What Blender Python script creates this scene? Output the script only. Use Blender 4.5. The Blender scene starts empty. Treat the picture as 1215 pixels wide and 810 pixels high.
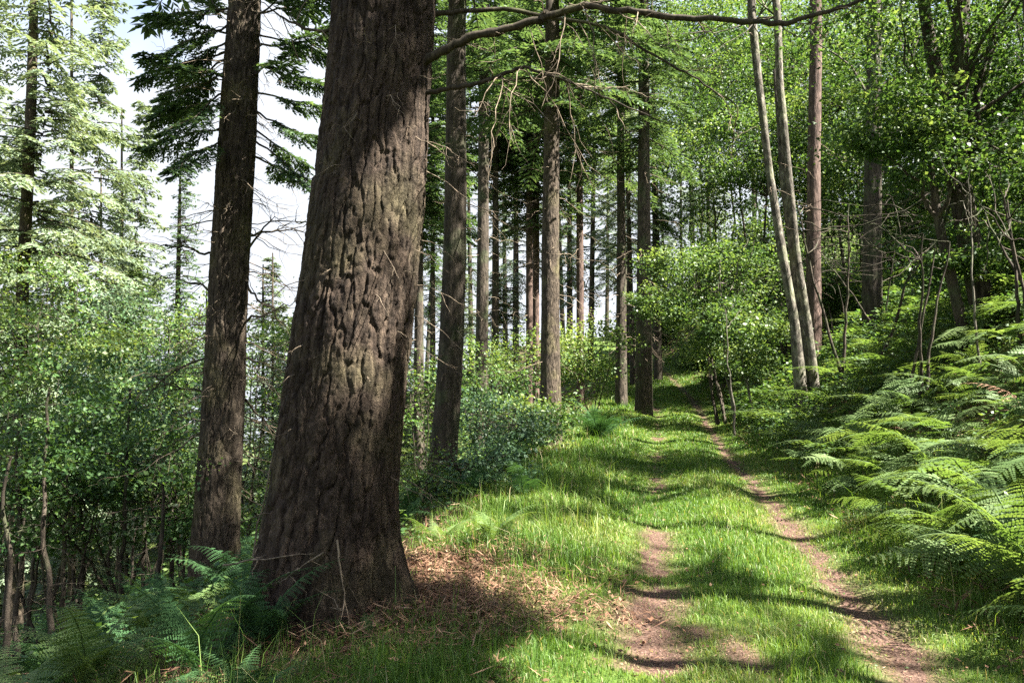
import bpy, math, random
import numpy as np
from mathutils import Vector, Matrix, Euler

R = math.radians
rng = np.random.default_rng(11)
random.seed(5)
sc = bpy.context.scene
COL = sc.collection

# ------------------------------------------------------------------ camera, sky, sun, exposure
CAMZ, PITCH, FPX = 1.55, R(6.75), 972.0
cam_d = bpy.data.cameras.new('camera')
cam = bpy.data.objects.new('camera', cam_d); COL.objects.link(cam)
cam.location = (0, 0, CAMZ); cam.rotation_euler = (R(90) + PITCH, 0, 0)
cam_d.sensor_width = 36.0; cam_d.lens = 36.0 * FPX / 1215.0
cam_d.clip_start = 0.05; cam_d.clip_end = 2000
sc.camera = cam

SUN_EL, SUN_AZ = R(53), R(110)             # azimuth clockwise from +Y
S = np.array([math.cos(SUN_EL) * math.sin(SUN_AZ), math.cos(SUN_EL) * math.cos(SUN_AZ), math.sin(SUN_EL)])
world = bpy.data.worlds.new('World'); sc.world = world; world.use_nodes = True
wn = world.node_tree.nodes; wl = world.node_tree.links
bg = wn['Background']
sky = wn.new('ShaderNodeTexSky'); sky.sky_type = 'NISHITA'; sky.sun_disc = False
sky.sun_elevation = SUN_EL; sky.sun_rotation = SUN_AZ
sky.dust_density = 2.0; sky.air_density = 1.0
# a bank of bright thin cloud low in the sky
gco = wn.new('ShaderNodeTexCoord'); sep = wn.new('ShaderNodeSeparateXYZ'); wl.new(gco.outputs['Generated'], sep.inputs[0])
cn = wn.new('ShaderNodeTexNoise'); cn.inputs['Scale'].default_value = 3.0; cn.inputs['Detail'].default_value = 6; wl.new(gco.outputs['Generated'], cn.inputs['Vector'])
cm = wn.new('ShaderNodeMath'); cm.operation = 'MULTIPLY_ADD'; cm.inputs[1].default_value = -1.5; wl.new(sep.outputs['Z'], cm.inputs[0])
ca = wn.new('ShaderNodeMath'); ca.operation = 'MULTIPLY_ADD'; ca.inputs[1].default_value = 1.6; ca.inputs[2].default_value = .3; wl.new(cn.outputs['Fac'], ca.inputs[0]); wl.new(ca.outputs[0], cm.inputs[2])
cr_ = wn.new('ShaderNodeValToRGB'); cr_.color_ramp.elements[0].position = .1; cr_.color_ramp.elements[1].position = .5; wl.new(cm.outputs[0], cr_.inputs[0])
cx_ = wn.new('ShaderNodeMix'); cx_.data_type = 'RGBA'; wl.new(cr_.outputs[0], cx_.inputs[0]); wl.new(sky.outputs[0], cx_.inputs[6]); cx_.inputs[7].default_value = (2.55, 2.7, 2.95, 1)
wl.new(cx_.outputs[2], bg.inputs[0]); bg.inputs[1].default_value = 0.050
sun_d = bpy.data.lights.new('sun', 'SUN'); sun_d.energy = 5.0; sun_d.angle = R(0.53); sun_d.color = (1.0, 0.95, 0.86)
sun = bpy.data.objects.new('sun', sun_d); COL.objects.link(sun)
sun.rotation_euler = Vector(S.tolist()).to_track_quat('Z', 'Y').to_euler()
sun.location = (20, -8, 30)
vs = sc.view_settings
vs.view_transform = 'Standard'; vs.look = 'None'; vs.gamma = 1.0; vs.exposure = 3.1
try: vs.use_curve_mapping = False
except Exception: pass
cy = sc.cycles
cy.max_bounces = 6; cy.diffuse_bounces = 3; cy.glossy_bounces = 2; cy.transmission_bounces = 4
cy.transparent_max_bounces = 4; cy.caustics_reflective = False; cy.caustics_refractive = False
cy.use_denoising = False; cy.sample_clamp_indirect = 4.0

# ------------------------------------------------------------------ numpy noise
def _h(ix, iy, iz):
    n = (ix * 374761393 + iy * 668265263 + iz * 2147483647 // 7 * 3 + iz * 1274126177).astype(np.int64)
    n = (n ^ (n >> 13)) * 1274126177 & 0x7fffffff
    n = (n ^ (n >> 16)) * 668265263 & 0x7fffffff
    return ((n ^ (n >> 15)) & 0xffffff) / float(0xffffff)

def vnoise(x, y, z=None):
    x = np.asarray(x, float); y = np.asarray(y, float)
    z = np.zeros_like(x) if z is None else np.asarray(z, float) + np.zeros_like(x)
    ix, iy, iz = np.floor(x).astype(np.int64), np.floor(y).astype(np.int64), np.floor(z).astype(np.int64)
    fx, fy, fz = x - ix, y - iy, z - iz
    fx, fy, fz = [f * f * (3 - 2 * f) for f in (fx, fy, fz)]
    r = 0
    for a in (0, 1):
        for b in (0, 1):
            for c in (0, 1):
                w = (fx if a else 1 - fx) * (fy if b else 1 - fy) * (fz if c else 1 - fz)
                r = r + w * _h(ix + a, iy + b, iz + c)
    return r

def fbm(x, y, z=None, o=4):
    s = 0; a = .5; t = 0
    for k in range(o):
        f = 2 ** k
        s = s + a * vnoise(np.asarray(x) * f + 17 * k, np.asarray(y) * f + 31 * k, None if z is None else np.asarray(z) * f + 7 * k)
        t += a; a *= .5
    return s / t

def cell(x, y):
    """two nearest distances of a jittered cellular pattern"""
    ix, iy = np.floor(x).astype(np.int64), np.floor(y).astype(np.int64)
    d1 = np.full(x.shape, 9.0); d2 = d1.copy(); idv = np.zeros(x.shape)
    z0 = np.zeros_like(ix)
    for a in (-1, 0, 1):
        for b in (-1, 0, 1):
            cx, cy_ = ix + a, iy + b
            px = cx + _h(cx, cy_, z0); py = cy_ + _h(cx, cy_, z0 + 5)
            d = np.hypot(px - x, py - y)
            hh = _h(cx, cy_, z0 + 9)
            m = d < d1
            d2 = np.where(m, d1, np.minimum(d2, d)); idv = np.where(m, hh, idv); d1 = np.where(m, d, d1)
    return d1, d2, idv

# ------------------------------------------------------------------ the lie of the land
def xpath(Y):
    Y = np.asarray(Y, float)
    return 0.63 + 0.18 * Y - 0.0045 * np.clip(Y - 26, 0, 60) ** 2

def H(x, y):
    x = np.asarray(x, float); y = np.asarray(y, float)
    yy = np.clip(y, -30, 70)
    base = 0.075 * yy + 0.0024 * np.clip(yy - 14, 0, 34) ** 2 + 0.1 * np.clip(yy - 48, 0, 22) + 0.01 * np.clip(y - 70, 0, 200)
    u = x - xpath(np.clip(y, -20, 60))
    s = np.clip(-u - 2.6, 0, None); s = np.minimum(s, 32)
    drop = 0.42 * s * s / (s + 1.3)
    r = np.clip(u - 1.35, 0, None); r2 = np.minimum(r, 5.0)
    rise = 0.80 * r2 * r2 / (r2 + 0.55) + np.clip(r - 5.0, 0, 30) * 0.42
    rut = -0.05 * (np.exp(-((u + .7) / .25) ** 2) + np.exp(-((u - .7) / .22) ** 2)) * (np.abs(u) < 2)
    side = np.clip((np.abs(u) - .9) / 1.5, 0, 1)
    bump = (fbm(x * .9, y * .9, o=3) - .5) * (.06 + .16 * side) + (fbm(x * .16 + 9, y * .16, o=2) - .5) * .8 * np.clip((np.abs(u) - 3.5) / 4, 0, 1)
    verge = 0.05 * np.exp(-((u + 2.3) / .9) ** 2)
    return base - drop + rise + rut + bump + verge

def h1(x, y): return float(H(np.array([x]), np.array([y]))[0])

def W(px, py, d):
    """point at distance d (along +Y) seen at pixel (px, py) of the photo; also metres per pixel there"""
    xr, yr = (px - 607.5) / FPX, (405 - py) / FPX
    k = d / (math.cos(PITCH) - yr * math.sin(PITCH))
    return np.array([k * xr, d, CAMZ + k * (math.sin(PITCH) + yr * math.cos(PITCH))]), k / FPX

def G(px, py):
    """where the view ray through a pixel meets the ground"""
    lo = 1.5
    for d in np.arange(1.6, 90, .05):
        p, _ = W(px, py, d)
        if p[2] < h1(p[0], p[1]): return np.array([p[0], p[1], h1(p[0], p[1])])
    return W(px, py, 60)[0]

# ------------------------------------------------------------------ sun gaps cut into the crowns so light falls on chosen spots
_e1 = np.cross(S, [0, 0, 1.0]); _e1 /= np.linalg.norm(_e1); _e2 = np.cross(S, _e1)
GAPS = []
def gap(p, r): GAPS.append((p @ _e1, p @ _e2, p @ S, r))
for px, py, r in [(705, 648, .34), (745, 640, .25), (655, 640, .22), (775, 632, .22), (748, 705, .26), (790, 745, .26), (720, 735, .18), (560, 672, .30), (505, 645, .2),
                  (605, 655, .25), (900, 655, .32), (955, 690, .3), (830, 665, .22), (985, 665, .16), (870, 640, .25), (850, 790, .25), (955, 795, .2), (1040, 770, .15),
                  (1130, 745, .22), (1150, 700, .22), (700, 800, .22), (845, 552, .5), (880, 590, .4), (935, 575, .5), (880, 545, .5), (970, 610, .3),
                  (700, 568, .45), (725, 545, .5), (690, 500, .8), (800, 600, .3), (850, 505, .8), (880, 520, .7), (830, 472, 1.2), (790, 480, 1.), (810, 455, 1.4), (640, 600, .25),
                  (800, 530, .5), (760, 590, .25), (560, 610, .3), (590, 625, .3), (860, 620, .3), (740, 560, .5), (790, 560, .4), (650, 560, .4), (700, 530, .7), (870, 500, .8), (800, 500, .8), (770, 520, .6), (960, 640, .2), (920, 700, .3), (1000, 740, .15), (900, 760, .2)]:
    gap(G(px, py), r * 2.0)
for px, py, d, r in [(272, 340, 9, .34), (280, 250, 9, .34), (282, 150, 9, .4), (270, 390, 9, .2), (425, 300, 5.2, .36), (430, 370, 5.2, .3), (380, 375, 5.3, .14), (440, 460, 5.2, .26), (410, 420, 5.2, .2), (420, 560, 5.2, .16), (450, 640, 5.2, .14),
                     (660, 330, 18, .9), (655, 440, 18, .8), (655, 220, 18, .8), (968, 400, 18, .5), (925, 250, 18, .5), (905, 120, 18, .4), (950, 300, 18, .25),
                     (815, 345, 21.5, 2.6), (868, 372, 19.5, 1.5), (905, 340, 18.8, 1.), (850, 285, 26, 2.), (900, 430, 18, .8),
                     (240, 750, 4.3, .3), (200, 680, 7, .4), (730, 380, 26, 1.8), (690, 300, 30, 2), (590, 480, 16, .9), (540, 620, 12, .5), (620, 530, 15, .7), (570, 440, 20, 1.2),
                     (600, 50, 5.3, .4), (760, 20, 5.2, .4), (60, 440, 11, 1.2), (1060, 330, 12, .8), (1150, 250, 14, .6), (1180, 100, 14, .8), (1050, 80, 18, 1.2), (980, 60, 18, 1.)]:
    gap(W(px, py, d)[0], r * (.6 if d < 5.35 and d > 4.5 and px < 500 else .8 if d == 9 and px < 300 else 1))
def GB(px, py):
    for d in np.arange(3, 40, .1):
        p, _ = W(px, py, d)
        if p[2] < h1(p[0], p[1]) + .75: return p
    return W(px, py, 30)[0]
for px, py, r in [(1200, 370, .7), (1150, 390, .7), (1100, 410, .7), (1050, 430, .7), (1000, 450, .7), (1180, 430, .6), (1120, 450, .6), (1060, 480, .6), (1000, 500, .6), (1200, 480, .5), (1140, 510, .4), (1080, 530, .4),
                  (1020, 545, .4), (960, 490, .6), (960, 540, .5), (935, 520, .5), (1090, 360, .7), (1010, 400, .9), (930, 450, .8), (905, 470, .8), (1160, 350, .6), (1205, 620, .3), (1100, 590, .3)]:
    gap(GB(px, py), r)
GA = np.array(GAPS)

def carve(P):
    """True for points that stay"""
    a, b, c = P @ _e1, P @ _e2, P @ S
    f = np.zeros(len(P))
    for ga, gb, gc, r in GA:
        q = ((a - ga) ** 2 + (b - gb) ** 2) / (r * r)
        f += np.where((q < 6) & (c > gc + .8), np.exp(-q), 0)
    return f < .36 * (.35 + 1.3 * fbm(a * 2.6, b * 2.6, o=3))

# ------------------------------------------------------------------ object helpers
def mesh(name, V, F, mat, tint=None, smooth=False, extra=None):
    V = np.asarray(V, np.float32); F = np.asarray(F, np.int32)
    me = bpy.data.meshes.new(name)
    n, k = F.shape
    me.vertices.add(len(V)); me.vertices.foreach_set('co', V.ravel())
    me.loops.add(n * k); me.loops.foreach_set('vertex_index', F.ravel())
    me.polygons.add(n); me.polygons.foreach_set('loop_start', np.arange(0, n * k, k, dtype=np.int32))
    if smooth: me.polygons.foreach_set('use_smooth', np.ones(n, bool))
    for nm, arr in ([('tint', tint)] if tint is not None else []) + list((extra or {}).items()):
        a = me.attributes.new(nm, 'FLOAT', 'POINT'); a.data.foreach_set('value', np.asarray(arr, np.float32))
    me.update(calc_edges=True)
    me.validate()
    if mat is not None: me.materials.append(mat)
    return me

def obj(name, me, parent=None, loc=(0, 0, 0), rot=(0, 0, 0), scale=(1, 1, 1)):
    o = bpy.data.objects.new(name, me); COL.objects.link(o)
    o.location = [float(v) for v in loc]; o.rotation_euler = rot; o.scale = scale
    if parent is not None: o.parent = parent
    return o

def tag(o, label=None, cat=None, group=None, kind=None):
    if label: o['label'] = label
    if cat: o['category'] = cat
    if group: o['group'] = group
    if kind: o['kind'] = kind
    return o

def thing(name, label, cat, loc, group=None, rz=0.0):
    o = bpy.data.objects.new(name, None); COL.objects.link(o)
    o.empty_display_size = .2
    o.location = [float(v) for v in loc]; o.rotation_euler = (0, 0, rz)
    return tag(o, label, cat, group)

def norm(v): return v / (np.linalg.norm(v, axis=-1, keepdims=True) + 1e-9)

class Acc:
    """collects quads"""
    def __init__(s): s.V = []; s.F = []; s.T = []; s.n = 0
    def add(s, V, F, T=None):
        V = np.asarray(V, float); F = np.asarray(F, int)
        s.V.append(V); s.F.append(F + s.n); s.n += len(V)
        s.T.append(np.full(len(V), .5) if T is None else np.broadcast_to(T, len(V)).astype(float) if np.ndim(T) == 0 else np.asarray(T, float))
    def arr(s): return np.concatenate(s.V), np.concatenate(s.F), np.concatenate(s.T)
    def mesh(s, name, mat, smooth=False, off=None):
        V, F, T = s.arr()
        if off is not None: V = V - np.asarray(off)
        return mesh(name, V, F, mat, T, smooth)

def tube(acc, P, r, sides=5, T=.5):
    """tapered tube along points P with radii r"""
    P = np.asarray(P, float); r = np.broadcast_to(np.asarray(r, float), len(P))
    d = np.gradient(P, axis=0); d = norm(d)
    up = np.array([0, 0, 1.0]) if abs(d[0][2]) < .8 else np.array([1.0, 0, 0])
    a = norm(np.cross(d, up)); b = np.cross(a, d)
    th = np.linspace(0, 2 * np.pi, sides, endpoint=False)
    V = P[:, None] + r[:, None, None] * (np.cos(th)[None, :, None] * a[:, None] + np.sin(th)[None, :, None] * b[:, None])
    n = len(P)
    i = np.arange(n - 1)[:, None] * sides; j = np.arange(sides)[None]; k = (j + 1) % sides
    F = np.stack([i + j, i + k, i + sides + k, i + sides + j], -1).reshape(-1, 4)
    acc.add(V.reshape(-1, 3), F, T)

def rhombs(acc, p, a, b, l, w, T, fold=0.0, keep=None):
    """many leaf quads: base p, axis a, side b, length l, half width w"""
    l = np.broadcast_to(l, len(p))[:, None]; w = np.broadcast_to(w, len(p))[:, None]
    n = np.cross(a, b)
    V = np.stack([p, p + a * l * .45 + b * w + n * fold * l, p + a * l - n * fold * l * .6, p + a * l * .45 - b * w + n * fold * l], 1).reshape(-1, 3)
    F = np.arange(len(p) * 4).reshape(-1, 4)
    acc.add(V, F, np.repeat(np.broadcast_to(T, len(p)), 4))

def wander(p0, p1, n=10, amp=.1, sag=0.0):
    p0 = np.asarray(p0, float); p1 = np.asarray(p1, float)
    t = np.linspace(0, 1, n)[:, None]
    L = np.linalg.norm(p1 - p0)
    P = p0 + (p1 - p0) * t
    jit = np.cumsum(rng.normal(0, 1, (n, 3)), 0) * amp * L / n
    jit -= jit[0] + (jit[-1] - jit[0]) * t * .7
    P = P + jit; P[:, 2] -= sag * L * np.sin(t[:, 0] * np.pi * .5) ** 2
    P[0] = p0
    return P

# ------------------------------------------------------------------ materials
def newmat(name):
    m = bpy.data.materials.new(name); m.use_nodes = True
    nt = m.node_tree
    return m, nt, nt.nodes, nt.links, nt.nodes['Principled BSDF'], nt.nodes['Material Output']

def ramp(N, stops):
    r = N.new('ShaderNodeValToRGB'); e = r.color_ramp.elements
    while len(e) < len(stops): e.new(.5)
    for k, (p, c) in enumerate(stops): e[k].position = p; e[k].color = (*c, 1)
    return r

def leafmat(name, stops, trans=.4, rough=.5, tcol=(1.25, 1.2, .55), spec=.35, objvar=.12):
    m, nt, N, L, B, O = newmat(name)
    at = N.new('ShaderNodeAttribute'); at.attribute_name = 'tint'
    oi = N.new('ShaderNodeObjectInfo')
    ma = N.new('ShaderNodeMath'); ma.operation = 'MULTIPLY_ADD'; ma.inputs[1].default_value = objvar * 2; ma.inputs[2].default_value = -objvar
    L.new(oi.outputs['Random'], ma.inputs[0])
    ad = N.new('ShaderNodeMath'); ad.operation = 'ADD'; L.new(at.outputs['Fac'], ad.inputs[0]); L.new(ma.outputs[0], ad.inputs[1])
    r = ramp(N, stops); L.new(ad.outputs[0], r.inputs[0])
    L.new(r.outputs[0], B.inputs['Base Color']); B.inputs['Roughness'].default_value = rough
    B.inputs['Specular IOR Level'].default_value = spec
    tr = N.new('ShaderNodeBsdfTranslucent')
    mx = N.new('ShaderNodeMix'); mx.data_type = 'RGBA'; mx.blend_type = 'MULTIPLY'; mx.inputs[0].default_value = 1
    L.new(r.outputs[0], mx.inputs[6]); mx.inputs[7].default_value = (*tcol, 1)
    L.new(mx.outputs[2], tr.inputs[0])
    ms = N.new('ShaderNodeMixShader'); ms.inputs[0].default_value = trans
    L.new(B.outputs[0], ms.inputs[1]); L.new(tr.outputs[0], ms.inputs[2]); L.new(ms.outputs[0], O.inputs[0])
    return m

def barkmat(name, c0, c1, c2, scale=6.0, stretch=.18, bump=.6, dist=.03, patch=None):
    m, nt, N, L, B, O = newmat(name)
    tc = N.new('ShaderNodeTexCoord')
    mp = N.new('ShaderNodeMapping'); mp.inputs['Scale'].default_value = (scale, scale, scale * stretch); L.new(tc.outputs['Object'], mp.inputs[0])
    n1 = N.new('ShaderNodeTexNoise'); n1.inputs['Scale'].default_value = 1.6; n1.inputs['Detail'].default_value = 8; n1.inputs['Roughness'].default_value = .8; L.new(mp.outputs[0], n1.inputs['Vector'])
    v = N.new('ShaderNodeTexVoronoi'); v.feature = 'DISTANCE_TO_EDGE'; v.inputs['Scale'].default_value = 2.0
    wp = N.new('ShaderNodeMix'); wp.data_type = 'VECTOR'; wp.inputs[0].default_value = .25
    L.new(mp.outputs[0], wp.inputs[4]); L.new(n1.outputs['Color'], wp.inputs[5]); L.new(wp.outputs[1], v.inputs['Vector'])
    r = ramp(N, [(.3, c0), (.5, c1), (.72, c2)]); L.new(n1.outputs['Fac'], r.inputs[0])
    n2 = N.new('ShaderNodeTexNoise'); n2.inputs['Scale'].default_value = 2.2; n2.inputs['Detail'].default_value = 5; L.new(tc.outputs['Object'], n2.inputs['Vector'])
    src = r.outputs[0]
    if patch is not None:
        pr = ramp(N, [(.5, (0, 0, 0)), (.68, (1, 1, 1))]); L.new(n2.outputs['Fac'], pr.inputs[0])
        mf = N.new('ShaderNodeMath'); mf.operation = 'MULTIPLY'; mf.inputs[1].default_value = .55; L.new(pr.outputs[0], mf.inputs[0])
        mx = N.new('ShaderNodeMix'); mx.data_type = 'RGBA'; L.new(mf.outputs[0], mx.inputs[0]); L.new(src, mx.inputs[6]); mx.inputs[7].default_value = (*patch, 1); src = mx.outputs[2]
    L.new(src, B.inputs['Base Color']); B.inputs['Roughness'].default_value = .9; B.inputs['Specular IOR Level'].default_value = .15
    hm = N.new('ShaderNodeMath'); hm.operation = 'MINIMUM'; hm.inputs[1].default_value = .25; L.new(v.outputs['Distance'], hm.inputs[0])
    ha = N.new('ShaderNodeMath'); ha.operation = 'MULTIPLY_ADD'; ha.inputs[1].default_value = 2.2; L.new(hm.outputs[0], ha.inputs[0]); L.new(n1.outputs['Fac'], ha.inputs[2])
    n3 = N.new('ShaderNodeTexNoise'); n3.inputs['Scale'].default_value = 55; n3.inputs['Detail'].default_value = 4; n3.inputs['Roughness'].default_value = .7; L.new(tc.outputs['Object'], n3.inputs['Vector'])
    vc = N.new('ShaderNodeTexVoronoi'); vc.inputs['Scale'].default_value = 3.4; L.new(wp.outputs[1], vc.inputs['Vector'])
    sx = N.new('ShaderNodeSeparateColor'); L.new(vc.outputs['Color'], sx.inputs[0])
    tn = N.new('ShaderNodeMath'); tn.operation = 'ADD'; L.new(sx.outputs[0], tn.inputs[0]); L.new(n3.outputs['Fac'], tn.inputs[1])
    tm_ = N.new('ShaderNodeMapRange'); tm_.inputs['From Min'].default_value = .35; tm_.inputs['From Max'].default_value = 1.5; tm_.inputs['To Min'].default_value = .55; tm_.inputs['To Max'].default_value = 1.6; L.new(tn.outputs[0], tm_.inputs['Value'])
    vm = N.new('ShaderNodeVectorMath'); vm.operation = 'SCALE'; L.new(src, vm.inputs[0]); L.new(tm_.outputs[0], vm.inputs['Scale']); L.new(vm.outputs[0], B.inputs['Base Color'])
    hb = N.new('ShaderNodeMath'); hb.operation = 'MULTIPLY_ADD'; hb.inputs[1].default_value = .7; L.new(n3.outputs['Fac'], hb.inputs[0]); L.new(ha.outputs[0], hb.inputs[2]); ha = hb
    bp = N.new('ShaderNodeBump'); bp.inputs['Strength'].default_value = bump; bp.inputs['Distance'].default_value = dist
    L.new(ha.outputs[0], bp.inputs['Height']); L.new(bp.outputs[0], B.inputs['Normal'])
    return m

M_needle = leafmat('fir_needles', [(0, (.03, .06, .028)), (.5, (.066, .118, .05)), (1, (.145, .2, .085))], trans=.38, tcol=(1.3, 1.2, .6), spec=.4)
M_spruce = leafmat('haze_pale_needles', [(0, (.085, .125, .08)), (.5, (.14, .19, .115)), (1, (.2, .25, .14))], trans=.35, tcol=(1.25, 1.15, .7))  # pale grey green, raised further: haze and sunlight put into the colour
M_leaf = leafmat('broad_leaves', [(0, (.025, .058, .017)), (.5, (.060, .114, .033)), (1, (.152, .205, .072))], trans=.46)
M_shrub = leafmat('shrub_leaves', [(0, (.026, .066, .020)), (.5, (.068, .132, .036)), (1, (.17, .22, .065))], trans=.42)
M_blue = leafmat('sallow_leaves', [(0, (.03, .065, .035)), (.5, (.05, .10, .05)), (1, (.09, .15, .07))], trans=.35, tcol=(1.2, 1.2, .7))
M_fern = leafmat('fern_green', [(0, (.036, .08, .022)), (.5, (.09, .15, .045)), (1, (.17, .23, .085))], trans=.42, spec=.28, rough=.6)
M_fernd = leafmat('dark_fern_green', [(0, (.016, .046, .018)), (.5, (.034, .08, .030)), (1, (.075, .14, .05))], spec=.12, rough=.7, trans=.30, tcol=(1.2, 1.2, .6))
M_grass = leafmat('grass_blades', [(0, (.042, .095, .016)), (.45, (.095, .178, .030)), (.8, (.17, .23, .056)), (1, (.32, .28, .15))], trans=.4, tcol=(1.3, 1.25, .5), spec=.3)
M_litter = leafmat('dead_litter', [(0, (.05, .025, .016)), (.5, (.16, .085, .05)), (1, (.33, .22, .14))], trans=.1, tcol=(1, 1, 1), spec=.2, rough=.8)
M_bark = barkmat('fir_bark', (.016, .011, .008), (.042, .030, .022), (.105, .079, .055), 11, .3, 1.0, .035, patch=(.075, .066, .034))
M_bark2 = barkmat('grey_fir_bark', (.018, .014, .010), (.045, .035, .026), (.105, .084, .06), 11, .3, .9, .03, patch=(.095, .085, .042))
M_barkd = barkmat('dark_bark', (.018, .014, .011), (.042, .034, .026), (.085, .07, .052), 8, .25, .7, .025, patch=(.05, .07, .03))
M_birch = barkmat('silvery_bark', (.018, .016, .012), (.07, .062, .05), (.24, .22, .18), 7, .4, .6, .015, patch=(.14, .15, .09))
M_pine = barkmat('reddish_pine_bark', (.03, .020, .016), (.07, .048, .039), (.13, .092, .075), 8, .25, .6, .02)
M_twig = barkmat('dead_twig_bark', (.06, .045, .032), (.115, .09, .064), (.2, .165, .12), 20, .4, .2, .004)
M_twigd = barkmat('dark_twig_bark', (.016, .013, .01), (.034, .028, .02), (.065, .055, .036), 20, .4, .2, .004, patch=(.07, .085, .03))

def groundmat():
    m, nt, N, L, B, O = newmat('woodland_ground')
    geo = N.new('ShaderNodeNewGeometry')
    def att(n):
        a = N.new('ShaderNodeAttribute'); a.attribute_name = n; return a.outputs['Fac']
    n1 = N.new('ShaderNodeTexNoise'); n1.inputs['Scale'].default_value = 14; n1.inputs['Detail'].default_value = 8; n1.inputs['Roughness'].default_value = .7; L.new(geo.outputs['Position'], n1.inputs['Vector'])
    n2 = N.new('ShaderNodeTexNoise'); n2.inputs['Scale'].default_value = 60; n2.inputs['Detail'].default_value = 4; L.new(geo.outputs['Position'], n2.inputs['Vector'])
    soil = ramp(N, [(.3, (.03, .02, .013)), (.55, (.075, .048, .03)), (.75, (.14, .095, .06))]); L.new(n1.outputs['Fac'], soil.inputs[0])
    moss = ramp(N, [(.3, (.03, .055, .01)), (.55, (.06, .095, .018)), (.75, (.11, .135, .03))]); L.new(n1.outputs['Fac'], moss.inputs[0])
    dirt = ramp(N, [(.25, (.036, .020, .015)), (.5, (.080, .048, .036)), (.75, (.17, .115, .088))]); L.new(n2.outputs['Fac'], dirt.inputs[0])
    def mix(f, a, b):
        x = N.new('ShaderNodeMix'); x.data_type = 'RGBA'; L.new(f, x.inputs[0]); L.new(a, x.inputs[6]); L.new(b, x.inputs[7]); return x.outputs[2]
    c = mix(att('green'), soil.outputs[0], moss.outputs[0])
    c = mix(att('bare'), c, dirt.outputs[0])
    L.new(c, B.inputs['Base Color']); B.inputs['Roughness'].default_value = .95; B.inputs['Specular IOR Level'].default_value = .1
    ad = N.new('ShaderNodeMath'); ad.operation = 'ADD'; L.new(n1.outputs['Fac'], ad.inputs[0]); L.new(n2.outputs['Fac'], ad.inputs[1])
    bp = N.new('ShaderNodeBump'); bp.inputs['Strength'].default_value = .7; bp.inputs['Distance'].default_value = .04; L.new(ad.outputs[0], bp.inputs['Height']); L.new(bp.outputs[0], B.inputs['Normal'])
    return m
M_ground = groundmat()

# ------------------------------------------------------------------ ground
def rut_w(Y, side):
    """half width of the worn wheel track at distance Y"""
    Y = np.asarray(Y, float)
    n = fbm(Y * .9 + (40 if side > 0 else 3), Y * 0 + 2.5, o=3)
    if side > 0: return .05 + .17 * np.clip(n, .2, .8) + .05 * np.clip((7.5 - Y) / 2, 0, 1)
    w = -.27 + .62 * n
    w = np.where(np.abs(Y - 5.4) < .9, np.maximum(w, .24), w)
    w = np.where(np.abs(Y - 7.4) < .7, np.maximum(w, .16), w)
    return np.clip(w, .0, .36)

def bare(x, y):
    u = x - xpath(y)
    wob = (fbm(x * 4, y * 4, o=3) - .5) * .26
    b = 0
    for s in (-1, 1):
        w = rut_w(y, s)
        b = np.maximum(b, 1 / (1 + np.exp(np.clip((np.abs(u - s * .7 + wob) - w) / .06, -30, 30))) * (w > .03))
    for cx, cy_, rx, ry in [(1.3, 4.7, .13, .35), (1.15, 5.2, .10, .2), (1.25, 3.9, .15, .3)]:
        b = np.maximum(b, 1 / (1 + np.exp(np.clip((np.hypot((x - cx + wob * .6) / rx, (y - cy_ + wob) / ry) - 1) / .2, -30, 30))))
    return b * np.clip((55 - y) / 20, 0, 1)

def litterm(x, y):
    """brown bracken and leaf litter round the foot of the big fir"""
    return np.clip(1.3 - np.hypot((x + .55) / 1.05, (y - 6.0) / 1.5) + (fbm(x * 2.2, y * 2.2) - .5) * 1.3, 0, 1)

def greenm(x, y):
    u = x - xpath(np.clip(y, -20, 60))
    g = np.clip((u + 3.0 + (fbm(x * 1.5, y * 1.5) - .5) * 1.4) / .5, 0, 1) * np.clip((1.9 - u + (fbm(x * 1.3 + 5, y * 1.3) - .5)) / .4, 0, 1)
    g = np.maximum(g, .75 * np.clip((u - 2.2) / 1.5, 0, 1)); g = np.maximum(g, .75 * np.clip((-u - 5) / 3, 0, 1))
    return g * (1 - litterm(x, y))

def axis(dense0, dense1, step, lo, hi, grow=1.14):
    a = list(np.arange(dense0, dense1, step)); s = step
    while a[-1] < hi: s *= grow; a.append(a[-1] + s)
    s = step
    while a[0] > lo: s *= grow; a.insert(0, a[0] - s)
    return np.array(a)
gx = axis(-5, 7, .085, -260, 260); gy = axis(2, 18, .085, -120, 330)
X, Y = np.meshgrid(gx, gy, indexing='ij')
V = np.stack([X, Y, H(X, Y)], -1).reshape(-1, 3)
V_ground_z = (V[:, 2].min(), V[:, 2].max(), V[:, :2].min(0), V[:, :2].max(0))
nx, ny = len(gx), len(gy)
i = np.arange(nx - 1)[:, None] * ny; j = np.arange(ny - 1)[None]
F = np.stack([i + j, i + ny + j, i + ny + j + 1, i + j + 1], -1).reshape(-1, 4)
me = mesh('ground', V, F, M_ground, None, True, {'green': greenm(V[:, 0], V[:, 1]), 'bare': bare(V[:, 0], V[:, 1])})
tag(obj('ground', me), 'woodland floor falling away to the left and banked up on the right', None, None, 'structure')

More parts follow.
